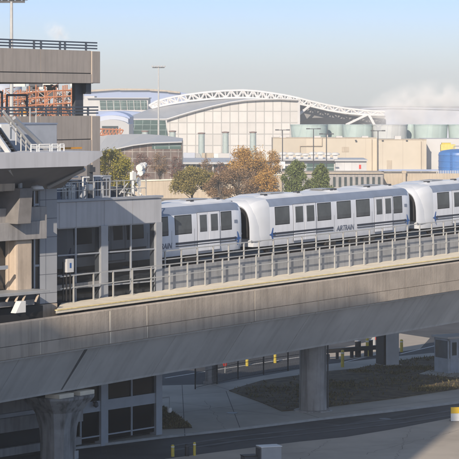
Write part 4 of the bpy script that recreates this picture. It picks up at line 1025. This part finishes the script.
for i in range(9):
    px_ = 276+i*7.4; h = rnd.uniform(1, 1.6); D = 524
    o = bgt('roof_fan', 'white rooftop fan unit number %s of the row on the low building' % ['one', 'two', 'three', 'four', 'five', 'six', 'seven', 'eight', 'nine'][i], 'roof unit', px_, D, 0, 'rooftop units on the low building')
    o['label'] = '%s white rooftop unit from the left on the low grey building roof' % ['first', 'second', 'third', 'fourth', 'fifth', 'sixth', 'seventh', 'eighth', 'ninth'][i]
    zb1 = zz(159, 520); b = MB(); b.box(-.5, .5, -.5, .5, zb1-.3, zb1+h*.6); b.build('curb', M['bldg'], o); b = MB(); b.lathe([(.9, zb1+h*.6), (1.0, zb1+h*.8), (.5, zb1+h)], n=12); b.build('hood', M['hwhite'], o, smooth=True)
# windowed concrete building just behind the train
D = 430; sc = D/F
CB = bgt('concrete_block_building', 'low concrete building with a row of dark windows right behind the train roof', 'building', 345, D)
b = MB(); b.box(-62*sc, 38*sc, 0, 10, 0, zz(173.7, D)); b.build('wall', M['conc'], CB)
b = MB(); b.box(-63*sc, 38.5*sc, -.4, 10.3, zz(173.7, D), zz(172.4, D)); b.build('roof_edge', M['bldgt'], CB)
for i in range(9):
    x0 = (-12+i*5.6)*sc; b = MB(); b.box(x0, x0+2.6*sc, -.05, .1, zz(187, D), zz(177, D)); b.build('window', M['win'], CB)
# tan retaining wall on right with fence
D = 440; sc = D/F
RW = bgt('retaining_wall', 'long tan concrete wall behind the train on the right, topped by a fence', 'wall', 420, D)
b = MB(); b.box(-36*sc, 90*sc, 0, 1.2, 0, zz(173.5, D)); b.build('wall', M['bldgt'], RW)
for i in range(26):
    x0 = (17+i*1.7)*sc; b = MB(); b.box(x0-.07, x0+.07, .3, .5, zz(173.5, D), zz(170.5, D)); b.build('fence_post', M['bldg'], RW)
b = MB(); b.box(-36*sc, 17*sc, .3, .42, zz(171.6, D), zz(171.2, D)); b.build('rail', M['rail'], RW)
for px_, m_, lb in ((378.5, 'red', 'red painted valve box on the wall beside the lamp post foot'), (404, 'bldgt', 'small tan post on the retaining wall')):
    o = bgt('valve_box', lb, 'box', px_, D-1, 0); b = MB(); b.box(-.3, .3, -.2, .2, 0, zz(176 if m_ == 'red' else 173, D)); b.m = 1; b.box(-.4, .4, -.25, .25, zz(176 if m_ == 'red' else 173, D), zz(174 if m_ == 'red' else 172, D)+.3); b.build('box', [M['bldgt'], M[m_]], o)
o = bgt('parked_van', 'orange topped vehicle roof showing behind the retaining wall', 'van', 392, 436)
# tan wall left of trees
D = 440; o = bgt('boundary_wall', 'sunlit beige boundary wall between the brown building and the trees', 'wall', 185, D)
sc = D/F; b = MB(); b.prism_y([(-50*sc, 0), (100*sc, 0), (100*sc, zz(175, D)), (10*sc, zz(179.5, D)), (-50*sc, zz(181.5, D))], 0, .6); b.build('wall', M['bldgt'], o)
b = MB(); b.prism_y([(-50*sc, zz(181.5, D)), (10*sc, zz(179.5, D)), (100*sc, zz(175, D)), (100*sc, zz(174, D)), (10*sc, zz(178.5, D)), (-50*sc, zz(180.3, D))], -.2, .8); b.build('coping', M['ledge'], o)
# white roofed low shed
D = 540; sc = D/F; o = bgt('low_shed', 'low dark fronted shed with a white roof right of the brown curved building', 'shed', 205, D)
b = MB(); b.box(-26*sc, 24*sc, 0, 10, 0, zz(164, D)); b.build('wall', M['win'], o); b = MB(); b.prism_x([(-1.5, zz(164, D)), (11, zz(163.5, D)), (11, zz(159, D)), (-1.5, zz(162, D))], -28*sc, 26*sc); b.build('roof', M['roofl'], o)
for i in range(10):
    b = MB(); x0 = (-26+i*5.5)*sc; b.box(x0, x0+.4, -.15, -.003, 0, zz(164, D)); b.build('mullion', M['bldg'], o)
# clutter in front of hall: parked vehicles / low white units
rnd = random.Random(5)
for i in range(6):
    px_ = 190+i*17+rnd.uniform(-4, 4); D = 690-i*3; y0 = 153+rnd.uniform(-1, 2)
    o = bgt('parked_truck', 'pale parked truck before the white facade, %s from the brown building' % ['first', 'second', 'third', 'fourth', 'fifth', 'last'][i], 'truck', px_, D, 0, 'trucks parked before the hall'); h = 2.6
    b = MB(); b.box(-2.2, 1.2, 0, 2.2, .7, .2+h); b.build('cargo_box', M[['roofv', 'bldgt', 'bldg'][i % 3]], o, bevel=.1)
    b = MB(); b.prism_y([(1.3, .6), (3.0, .6), (3.0, 1.6), (2.6, 2.6), (1.3, 2.6)], .1, 2.1); b.build('cab', M[['grey', 'hwhite', 'bldgt'][i % 3]], o, bevel=.1)
    for xx in (-1.7, 2.1):
        b = MB(); b.bar((xx, .05, .5), (xx, .35, .5), .5, 14); b.build('wheel', M['blk'], o)

# --- curved brown building
D = 500; sc = D/F
CBd = bgt('curved_glass_building', 'brown glazed building with thin curved pale roof left of the trees', 'building', 140, D)
rp = [(80, 143), (90, 140), (105, 137.2), (120, 136.3), (142, 136), (160, 137.2), (182, 140.3)]
rl_ = [(80, 168), (90, 161), (105, 152), (117, 148), (133, 144.6), (151, 142.3), (182, 141.3)]
b = MB()
pts = [((182-140)*sc, 0), ((182-140)*sc, zz(141.3, D))]+[((x-140)*sc, zz(y, D)) for x, y in reversed(rl_[:-1])]+[((80-140)*sc, 0)]
b.prism_y(list(reversed(pts)), 0, 12); b.build('glass_wall', M['brown'], CBd)
b = MB(); rows = []
n = len(rp); vs = [((x-140)*sc, -1.2, zz(y, D)) for x, y in rl_]+[((x-140)*sc, 9, zz(y, D)+.3) for x, y in rp]; vs += [(x, y, z-.25) for x, y, z in vs]
fs = []
for i in range(n-1): fs += [(i, i+1, n+i+1, n+i), (2*n+i, 3*n+i, 3*n+i+1, 2*n+i+1), (i, 2*n+i, 2*n+i+1, i+1), (n+i, n+i+1, 3*n+i+1, 3*n+i)]
b.add(vs, fs); b.build('roof', M['roofl'], CBd)
b = MB(); b.box((152-140)*sc, (181-140)*sc, -.06, -.003, zz(149, D), zz(142.6, D)); b.build('window_strip', M['teal'], CBd)

# --- lamp posts
lp = [(282.5, 130, 'double headed lamp post beside the orange tree'), (313.5, 128.8, 'tall double headed lamp post, left of the close pair'), (326.5, 134, 'shorter double headed lamp post, right of the close pair'), (378, 130.8, 'double headed lamp post in front of the projecting tan block')]
for px_, yt, lb in lp:
    D = 500; o = bgt('lamp_post', lb, 'lamp post', px_, D, 0, 'double headed lamp posts'); zt_ = zz(yt, D)
    b = MB(); b.bar((0, 0, 0), (0, 0, zt_), .13, 8, .09); b.build('pole', M['dgrey'], o, smooth=True)
    b = MB(); b.bar((-.9, 0, zt_), (.9, 0, zt_), .07, 6); b.build('arm', M['dgrey'], o)
    for sd in (-1, 1):
        b = MB(); b.box(sd*1.15-.38, sd*1.15+.38, -.2, .2, zt_-.1, zt_+.14); b.build('lamp_head', M['dgrey'], o, bevel=.04)
o = bgt('road_sign', 'white rectangular sign on the lamp post by the orange tree', 'sign', 281.5, 498)
sc = 498/F; b = MB(); b.box(-3.6*sc, 3.6*sc, -.06, 0, zz(168.5, 498), zz(161.5, 498)); bo = b.build('board', M['hwhite'], o)
b = MB(); b.box(-2.4*sc, 2.4*sc, -.08, -.061, zz(167, 498), zz(164.5, 498)); b.build('face_panel', M['bldg'], bo)
b = MB(); b.box(-.08, .08, 0, .1, 0, zz(161.5, 498)); b.build('post', M['rail'], o)

# ================================================================== TREES
def tree(name, label, px, D, ytop, wpx, leaf, seed, cone=False, n=3200, ls=.30, sparse=0.0, egg=False):
    rnd = random.Random(seed); o = bgt(name, label, 'tree', px, D, 0, 'trees behind the train')
    ht = zz(ytop, D); w = wpx/2*D/F; b = MB(); c = MB()
    b.bar((0, 0, 0), (0, 0, ht*.45), .22, 8, .15); b.bar((0, 0, ht*.45), (0, 0, ht*.9), .15, 6, .04)
    if cone:
        for i in range(26):
            a = rnd.uniform(0, 6.28); z = ht*rnd.uniform(.1, .85); l = w*(1-z/ht)*.9; b.bar((0, 0, z), (l*math.cos(a), l*math.sin(a), z-.1*l), .05, 4, .015)
        for i in range(n):
            t = rnd.random()**1.4; z = ht*(.06+.94*t); a = rnd.uniform(0, 6.28)
            lob = 1+.30*math.sin(2*a+seed+z*1.7)+.22*math.sin(5*a+z*3.1+seed*2)
            rr = (w*(1-t**1.6)**.85+.05)*lob*(rnd.random()**.42)
            x, y = rr*math.cos(a), rr*math.sin(a); s_ = ls*rnd.uniform(.6, 1.3)
            u_ = Vector((math.cos(a), math.sin(a), -.35+rnd.uniform(-.3, .3))).normalized()*s_; v_ = Vector((-math.sin(a), math.cos(a), rnd.uniform(-.5, .5))).normalized()*s_*.45
            p_ = Vector((x, y, z)); c.add([p_-v_*.6, p_+u_*.5-v_*.4, p_+u_, p_+u_*.5+v_*.6], [(0, 1, 2, 3)])
    else:
        cl = []
        for i in range(rnd.randint(26, 34)):
            a = rnd.uniform(0, 6.28); el = rnd.uniform(-.6, 1.0); rr = rnd.uniform(.35, .86)
            cz = ht*.54+ht*.40*el*1.05*(rr if el < 0 else 1)*(.9 if abs(el) < .8 else .95); k = math.sqrt(max(.05, 1-(max(-.95, min(.95, el*.95)))**2))
            x, y = w*rr*k*math.cos(a), w*rr*k*math.sin(a); R_ = w*rnd.uniform(.20, .36)
            R_ = min(R_, ht*.17); cz = min(cz, ht-R_*.8)
            if egg:
                tt = (i % 30)/30; cz = ht*(.15+.80*tt); k2 = max(.12, 1-max(0, tt-.40)/.62)**.6*.85; a = i*2.4+rnd.uniform(-.4, .4); rr = rnd.uniform(.3, .85)*k2; x, y = w*rr*math.cos(a), w*rr*math.sin(a); R_ = w*rnd.uniform(.22, .36)*(.5+.5*k2); cz = min(cz, ht-R_*.9)
            cl.append((x, y, cz, R_))
            st = ht*rnd.uniform(.2, .5); midp = Vector((x*.45, y*.45, (st+cz)/2+.1)); b.bar((0, 0, st), midp, .08, 5, .05); b.bar(midp, (x, y, cz), .05, 4, .02)
            for q_ in range(3): b.bar((x*.8, y*.8, cz-.2), (x+rnd.uniform(-1, 1)*R_, y+rnd.uniform(-1, 1)*R_, cz+rnd.uniform(-.4, 1)*R_), .025, 3, .01)
        for i in range(n):
            x, y, z, R_ = rnd.choice(cl); d = Vector((rnd.gauss(0, 1), rnd.gauss(0, 1), rnd.gauss(0, .8))).normalized()*R_*(rnd.random()**.45)*rnd.uniform(.8, 1.25)
            if rnd.random() < sparse: continue
            p_ = Vector((x, y, z))+d; s_ = ls*rnd.uniform(.55, 1.3)
            u_ = Vector((rnd.gauss(0, 1), rnd.gauss(0, 1), rnd.gauss(0, 1))).normalized(); v_ = u_.orthogonal().normalized(); v_ = (v_*math.cos(i)+u_.cross(v_)*math.sin(i))*s_*.5; u_ = u_*s_*.6
            c.add([p_-u_, p_-v_*.8, p_+u_, p_+v_*.8], [(0, 1, 2, 3)])
    b.build('trunk', M['bark'], o); c.build('crown', leaf, o)
    return o
olive = leafmat('olive autumn leaves', (.10, .09, .03), (.20, .17, .05), (.34, .26, .08))
oran = leafmat('orange autumn leaves', (.20, .11, .04), (.38, .21, .06), (.55, .36, .10))
brwn = leafmat('thin brown leaves', (.12, .075, .045), (.22, .14, .08), (.33, .22, .12))
ever = leafmat('dark evergreen needles', (.06, .085, .03), (.13, .165, .05), (.21, .24, .08))
yelg = leafmat('yellow green leaves', (.11, .12, .02), (.24, .22, .04), (.42, .34, .06))
tree('tree', 'rounded olive green tree rising left of the orange tree behind the first car', 192, 400, 167.5, 54, olive, 1, n=11000, ls=.24)
tree('tree', 'large orange autumn tree with upswept branches left of the lamp post', 250, 430, 147, 58, oran, 2, n=13000, sparse=.08, ls=.21)
tree('tree', 'thin brown leafed tree in front of the orange tree above the train joint', 238, 395, 166, 62, brwn, 3, n=7000, sparse=.2, ls=.2)
tree('tree', 'small orange tree tight against the sign post', 270, 445, 150, 30, oran, 9, n=5000, ls=.21, sparse=.1)
tree('evergreen_tree', 'broad green evergreen tree, left of the evergreen pair', 296, 400, 158.5, 40, ever, 4, n=12000, ls=.22, egg=True)
tree('evergreen_tree', 'slimmer green evergreen tree, right of the evergreen pair', 320.5, 405, 162.5, 33, ever, 5, n=9000, ls=.22, egg=True)
tree('tree', 'yellow green tree standing behind the awning tip and the garage end', 113, 350, 149, 52, yelg, 6, n=13000, ls=.2)
tree('tree', 'low brown bushy tree left of the train joint, under the orange tree', 220, 392, 173, 34, brwn, 14, n=6000, sparse=.15, ls=.2)
tree('tree', 'low rusty bushy tree between the orange tree and the left evergreen', 266, 392, 171, 34, oran, 15, n=6000, sparse=.15, ls=.2)
for i, (px_, yt, w_, lb) in enumerate([(143, 152, 22, 'thin reddish tree before the brown glass, near the antenna'), (160, 150, 24, 'thin reddish tree in the middle of the brown glass front'), (176, 156, 20, 'thin reddish tree at the right corner of the brown glass building'), (205, 158, 24, 'thin reddish tree before the white roofed shed'), (222, 160, 18, 'smallest thin reddish tree beside the orange tree')]):
    tree('bare_tree', lb, px_, 470, yt, w_, brwn if i % 2 else leafmat('reddish twigs', (.10, .05, .04), (.17, .09, .07), (.24, .13, .09)), 30+i, n=2600, sparse=.25, ls=.18)

# ================================================================== UNDER-GUIDEWAY OBJECTS
def gth2(name, label, cat, px, py, group=None, z=0.0, rot=T.rot):
    p = gp(px, py, z); return thing(name, label, cat, p, rot, group)
def bollard(px, py, h, m, label, rr=.11, z=.12):
    o = gth2('bollard', label, 'bollard', px, py, 'bollards', z); rr = min(rr, .14)*.8; b = MB(); b.lathe([(rr, 0), (rr, h-.06), (rr*.7, h-.01), (.01, h)], n=16); b.build('post', M[m], o, smooth=True)
    b = MB(); b.lathe([(rr*1.05, h*.78), (rr*1.05, h*.86)], n=16); b.build('band', M['hwhite' if m == 'ypaint' else 'dgrey'], o, smooth=True)
bollard(172.7, 456.5, .60, 'ypaint', 'yellow bollard left of the black bollard at the bottom')
bollard(187, 456, .62, 'blk', 'black bollard standing between the two yellow ones', .2)
bollard(194.5, 455.5, .68, 'ypaint', 'yellow bollard just right of the black bollard at the bottom', .09)
bollard(247, 366, .95, 'ypaint', 'left yellow bollard behind the black fence', .13, 0)
bollard(275, 363, .95, 'ypaint', 'right yellow bollard behind the black fence', .13, 0)
bollard(342.5, 367, 1.15, 'ypaint', 'yellow bollard right of the round column, near the black barrier', .15)
bollard(367.3, 356.5, 1.3, 'ypaint', 'tall yellow bollard left of the grey metal pier', .15, 0)
bollard(401.5, 352, .9, 'ypaint', 'orange yellow bollard tucked behind the grey metal pier', .18, 0)
for (px_, py_, lb) in ((358, 357, 'dark post on the left of the tall yellow bollard'), (370, 356, 'dark post right of the tall yellow bollard')):
    o = gth2('gate_post', lb, 'post', px_, py_, 'dark gate posts'); b = MB(); b.box(-.15, .15, -.15, .15, 0, 1.1); b.build('post', M['blk'], o); b = MB(); b.box(-.17, .17, -.17, .17, 1.1, 1.14); b.build('cap', M['grey'], o)
# grey pier
M['lgrey'] = mat('light grey metal', (.5, .51, .52), .6, var=.08)
o = gth2('metal_cabinet_pier', 'tall grey square pier right of the soil bed with a dark side', 'pier', 389, 365.5, None, .12, R(25))
b = MB(); b.box(-.45, .5, -.5, .5, 0, 3.8); b.build('casing', M['lgrey'], o, bevel=.03); b = MB(); b.box(-.62, -.452, -.4, .7, .1, 3.8); b.build('dark_side', M['blk'], o)  # black slab darkens the left side
b = MB(); b.box(-.6, .65, -.65, .65, 0, .1); b.build('base', M['pave'], o)
# barrier
o = gth2('road_barrier', 'long low black barrier lying across the lane behind the column', 'barrier', 329, 360, None, .0)
A = gp(322, 360); B = gp(381, 355.5); v = B-A
b = MB(); L_ = o.matrix_world
o.rotation_euler.z = math.atan2(v.y, v.x); ln = v.length; o.location = A
b.box(0, ln, -.12, .12, .45, .75); b.build('beam', M['blk'], o)
for i in range(5): b = MB(); b.box(ln*i/4-.1*(i/2), ln*i/4+.1, -.08, .08, 0, .45); b.build('leg', M['blk'], o)
o = gth2('boom_gate', 'thin pale boom arm with red light over the far lane', 'boom gate', 374, 350)
b = MB(); b.box(-.2, .2, -.2, .2, 0, 1.0); b.build('housing', M['grey'], o); b = MB(); b.bar((0, 0, .95), (-3.2, .5, .9), .05); b.build('arm', M['hwhite'], o); b = MB(); b.box(-.12, .12, -.26, -.2, .75, .95); b.build('light', M['red'], o)
# fence
o = thing('chain_fence', 'black post fence with thin wires between the pavement and the road', 'fence', (0, 0, 0))
fp_ = [gp(x, y, .12) for x, y in ((217, 384), (238, 379), (263.6, 374.6), (288, 371))]
fp_ = [fp_[0]+(fp_[0]-fp_[1])*1.0]+fp_+[fp_[-1]+(fp_[-1]-fp_[-2])]
for p_ in fp_: b = MB(); b.bar(p_, p_+Vector((0, 0, 2.0)), .05, 6); b.build('post', M['blk'], o)
b = MB()
for a, c in zip(fp_, fp_[1:]):
    for h in (.1, 1.0, 1.95): b.bar(a+Vector((0, 0, h)), c+Vector((0, 0, h)), .018, 4)
    n = 22
    for i in range(n):
        p0 = a.lerp(c, i/n); p1 = a.lerp(c, min(1, (i+2)/n)); b.bar(p0+Vector((0, 0, .1)), p1+Vector((0, 0, 1.95)), .005, 3); b.bar(p1+Vector((0, 0, .1)), p0+Vector((0, 0, 1.95)), .005, 3)
b.build('mesh_wires', M['blk'], o)
o = gth2('stop_sign', 'small red sign on a short post behind the fence', 'sign', 225, 373)
b = MB(); b.bar((0, 0, 0), (0, 0, .8), .03); b.build('post', M['grey'], o); b = MB(); b.lathe([(.2, -.02), (.2, .02)], n=8); q_ = b.build('sign_face', M['red'], o, loc=(0, 0, .6)); q_.rotation_euler = (R(90), 0, 0)
o = gth2('concrete_post', 'short dark concrete pier at the left end of the black fence', 'pier', 211, 383.5, None, .12)
b = MB(); b.box(-.27, .27, -.27, .27, 0, 2.6); b.build('shaft', M['pier'], o, bevel=.03); b = MB(); b.box(-.35, .35, -.35, .35, 0, .15); b.build('foot', M['pier'], o)
# utility cabinet bottom
o = gth2('utility_cabinet', 'grey metal utility cabinet with pale lid at the bottom of the photo', 'cabinet', 269, 468, None, .12, R(20))
b = MB(); b.box(-.52, .52, -.35, .35, 0, 1.05); b.build('casing', M['grey'], o, bevel=.02); b = MB(); b.box(-.55, .55, -.38, .38, 1.05, 1.10); b.build('lid', M['hwhite'], o, bevel=.02)
b = MB(); b.box(-.58, -.53, -.3, .3, .1, 1.0); b.build('dark_side_panel', M['dgrey'], o)  # dark panel puts the unlit left side into colour
o = gth2('utility_box', 'low dark box beside the grey utility cabinet', 'box', 249.5, 468, None, .12, R(20)); b = MB(); b.box(-.36, .36, -.3, .3, 0, .6); b.build('casing', M['dgrey'], o, bevel=.03); b = MB(); b.box(-.38, .38, -.32, .32, .6, .64); b.build('lid', M['blk'], o)
# yellow and white sign
o = gth2('barrier_sign', 'yellow and white board standing on the sunlit pavement at the right edge', 'sign', 457.5, 421.5, None, .12, R(8))
b = MB(); b.box(-.38, .60, -.04, .04, .46, .80); b.build('yellow_board', M['bsign'], o); b = MB(); b.box(-.38, .60, -.041, .041, .03, .455); bo = b.build('white_board', M['hwhite'], o)
for xx in (-.3, .5): b = MB(); b.box(xx-.03, xx+.03, .045, .5, 0, .05); b.build('foot', M['dgrey'], o)
# booth
BO = gth2('guard_booth', 'grey guard booth with windows and flat pale roof at the right', 'booth', 452.5, 371.5, None, .182, R(32))
w2, d2, hb = .92, .75, 2.25
b = MB(); b.box(-w2, w2, -d2, d2, 0, .95)
for xx in (-w2, w2-.1, -.06): b.box(xx, xx+.1, -d2, -d2+.08, .95, hb); b.box(xx, xx+.1, d2-.08, d2, .95, hb)
b.box(-w2, w2, -d2, -d2+.08, 2.1, hb); b.box(-w2, w2, d2-.08, d2, 2.1, hb); b.box(-w2, -w2+.08, -d2, d2, 2.1, hb); b.box(w2-.08, w2, -d2, d2, 2.1, hb)
b.build('wall', mat('booth blue grey paint', (.34, .37, .41), .5, .1), BO)
b = MB(); b.box(-w2-.15, w2+.15, -d2-.15, d2+.15, hb, hb+.14); b.build('roof', M['bldg'], BO, bevel=.03)
b = MB(); b.box(-w2+.03, w2-.03, -d2+.03, -d2+.05, .95, 2.1); b.box(-w2+.03, -w2+.05, -d2+.05, d2-.03, .95, 2.1); b.build('window', glassmat('booth glass', (.10, .12, .14), .1, .6), BO)
b = MB(); b.box(-w2+.15, -.1, -d2-.02, -d2-.003, .1, 2.15); dr = b.build('door', mat('booth door paint', (.30, .34, .40), .5, .1), BO); b = MB(); b.box(-w2+.3, -.25, -d2-.03, -d2-.021, 1.15, 2.0); b.build('door_window', M['win'], dr)
o = gth2('traffic_cone', 'red cone with white collar in front of the guard booth', 'cone', 449.5, 372.5, None, .182)
b = MB(); b.m = 0; b.lathe([(.17, .04), (.12, .3)], n=12); b.m = 1; b.lathe([(.12, .3), (.09, .5)], n=12); b.m = 0; b.lathe([(.09, .5), (.04, .8)], n=12); b.box(-.2, .2, -.2, .2, 0, .04); b.build('cone', [M['red'], M['hwhite']], o)

# ================================================================== OFF-FRAME SHADE BLOCK (unseen, added to cast the broad shade on the ground)
HT = thing('shade_block', 'unseen tall slab added out of frame to the left to cast shade', 'building', (T.o[0], T.o[1], 0), T.rot)
b = MB(); b.box(-121, -92, -44, -40, 0, 50.1); b.box(-91.998, -88.3, -44, -40, 0, 48.9); b.box(-160, -121.002, -50, -40, 0, 51.2); b.build('wall', M['shadeblock'], HT)
b = MB(); b.box(-120.9, -91.95, -44.1, -39.9, 50.103, 50.2); b.build('roof', M['conc'], HT)

# ================================================================== STEAM and HAZE
def steam(name, label, px, py, D, rx, rz, dens, tilt, seed, ry=14):
    b = MB(); rings = []; n = 20
    for i in range(1, 12):
        t = math.pi*i/12; rings.append([(rx*math.sin(t)*math.cos(2*math.pi*k/n), ry*math.sin(t)*math.sin(2*math.pi*k/n), -rz*math.cos(t)) for k in range(n)])
    b.loft(rings); m = bpy.data.materials.new(name+' volume'); m.use_nodes = True; nt = m.node_tree; nt.nodes.clear(); L = nt.links.new
    out = nt.nodes.new('ShaderNodeOutputMaterial'); v = nt.nodes.new('ShaderNodeVolumePrincipled'); v.inputs['Color'].default_value = (.985, .985, .99, 1); v.inputs['Anisotropy'].default_value = -.35; L(v.outputs[0], out.inputs['Volume'])
    tc = nt.nodes.new('ShaderNodeTexCoord'); nz = nt.nodes.new('ShaderNodeTexNoise'); nz.inputs['Scale'].default_value = 1.6/min(rx, rz)*1.2; nz.inputs['Detail'].default_value = 4; nz.inputs['Distortion'].default_value = .6
    mp = nt.nodes.new('ShaderNodeMapping'); mp.inputs['Location'].default_value = (seed, seed*2, 0); L(tc.outputs['Object'], mp.inputs[0]); L(mp.outputs[0], nz.inputs[0])
    # fade towards the edge of the ellipsoid
    dv = nt.nodes.new('ShaderNodeVectorMath'); dv.operation = 'DIVIDE'; dv.inputs[1].default_value = (rx, ry, rz); L(tc.outputs['Object'], dv.inputs[0])
    ln = nt.nodes.new('ShaderNodeVectorMath'); ln.operation = 'LENGTH'; L(dv.outputs[0], ln.inputs[0])
    mr = nt.nodes.new('ShaderNodeMapRange'); mr.inputs[1].default_value = 1; mr.inputs[2].default_value = .3; mr.inputs[3].default_value = 0; mr.inputs[4].default_value = 1; L(ln.outputs['Value'], mr.inputs[0])
    nr = nt.nodes.new('ShaderNodeMapRange'); nr.inputs[1].default_value = .42; nr.inputs[2].default_value = .68; nr.inputs[3].default_value = 0; nr.inputs[4].default_value = dens; L(nz.outputs['Fac'], nr.inputs[0])
    mu = nt.nodes.new('ShaderNodeMath'); mu.operation = 'MULTIPLY'; L(mr.outputs[0], mu.inputs[0]); L(nr.outputs[0], mu.inputs[1]); L(mu.outputs[0], v.inputs['Density'])
    o = b.build(name, m, None, loc=(at(px, D), D, zz(py, D))); o.rotation_euler = (0, tilt, 0)
    struct(o, 'stuff', label, 'steam'); return o
steam('steam', 'white steam drifting above the cooling towers at the right', 425, 110, 680, 20, 9, .15, R(-8), 1.3)
steam('steam', 'steam puff beside the end of the truss', 398, 112, 672, 7, 7, .18, R(-25), 4.1, 6)
steam('steam', 'faint pinkish steam plume in the sky above the garage', 57, 33, 520, 3.6, 2.4, .35, R(35), 7.7, 3)
hz = MB(); hz.box(-600, 600, -60, 3300, -1, 54)
hm = bpy.data.materials.new('haze air'); hm.use_nodes = True; nt = hm.node_tree; nt.nodes.clear()
out = nt.nodes.new('ShaderNodeOutputMaterial'); v = nt.nodes.new('ShaderNodeVolumePrincipled'); v.inputs['Color'].default_value = (.88, .935, .97, 1); v.inputs['Density'].default_value = .00032
v.inputs['Anisotropy'].default_value = -.08
nt.links.new(v.outputs[0], out.inputs['Volume']); struct(hz.build('haze', hm), 'stuff')

# ================================================================== LIGHT, SKY, CAMERA
SUN_AZ = Vector((-.25, -.97)).normalized(); EL = R(25)
w = bpy.data.worlds.new('World'); bpy.context.scene.world = w; w.use_nodes = True; nt = w.node_tree
bgn = nt.nodes['Background']; sk = nt.nodes.new('ShaderNodeTexSky'); sk.sky_type = 'NISHITA'; sk.sun_disc = False
sk.sun_elevation = EL; sk.sun_rotation = math.atan2(SUN_AZ.x, SUN_AZ.y); sk.air_density = 1.0; sk.dust_density = .6; sk.ozone_density = 2.0
tm = nt.nodes.new('ShaderNodeMix'); tm.data_type = 'RGBA'; tm.blend_type = 'MULTIPLY'; tm.inputs[0].default_value = 1
tcw = nt.nodes.new('ShaderNodeTexCoord'); spw = nt.nodes.new('ShaderNodeSeparateXYZ'); nt.links.new(tcw.outputs['Generated'], spw.inputs[0])
tint = ramp(nt, [(0.0, (.84, .91, 1.16)), (0.045, (.54, .70, 1.26)), (.3, (1.08, 1.0, .94))], spw.outputs[2])
nt.links.new(sk.outputs[0], tm.inputs[6]); nt.links.new(tint, tm.inputs[7])
nt.links.new(tm.outputs[2], bgn.inputs[0]); bgn.inputs[1].default_value = .11
sl = bpy.data.lights.new('sun', 'SUN'); sl.energy = 4.2; sl.angle = R(.5); sl.color = (1, .86, .70)
so = bpy.data.objects.new('sun', sl); C.objects.link(so)
dirv = Vector((SUN_AZ.x*math.cos(EL), SUN_AZ.y*math.cos(EL), math.sin(EL))); so.rotation_euler = dirv.to_track_quat('Z', 'Y').to_euler(); so.location = (0, 0, 80)
cam = bpy.data.cameras.new('camera'); co = bpy.data.objects.new('camera', cam); C.objects.link(co); bpy.context.scene.camera = co
co.location = (0, 0, H); co.rotation_euler = (math.pi/2, 0, 0); cam.sensor_width = 36; cam.lens = 36*F/459
cam.shift_x = 0; cam.shift_y = -(229.5-HY)/459; cam.clip_start = .5; cam.clip_end = 12000
sc_ = bpy.context.scene; sc_.view_settings.view_transform = 'Standard'; sc_.view_settings.look = 'None'; sc_.view_settings.exposure = .4; sc_.view_settings.gamma = 1
for o in [o for o in bpy.data.objects if o.type == 'EMPTY' and not o.children and o.get('category') == 'van']: bpy.data.objects.remove(o)
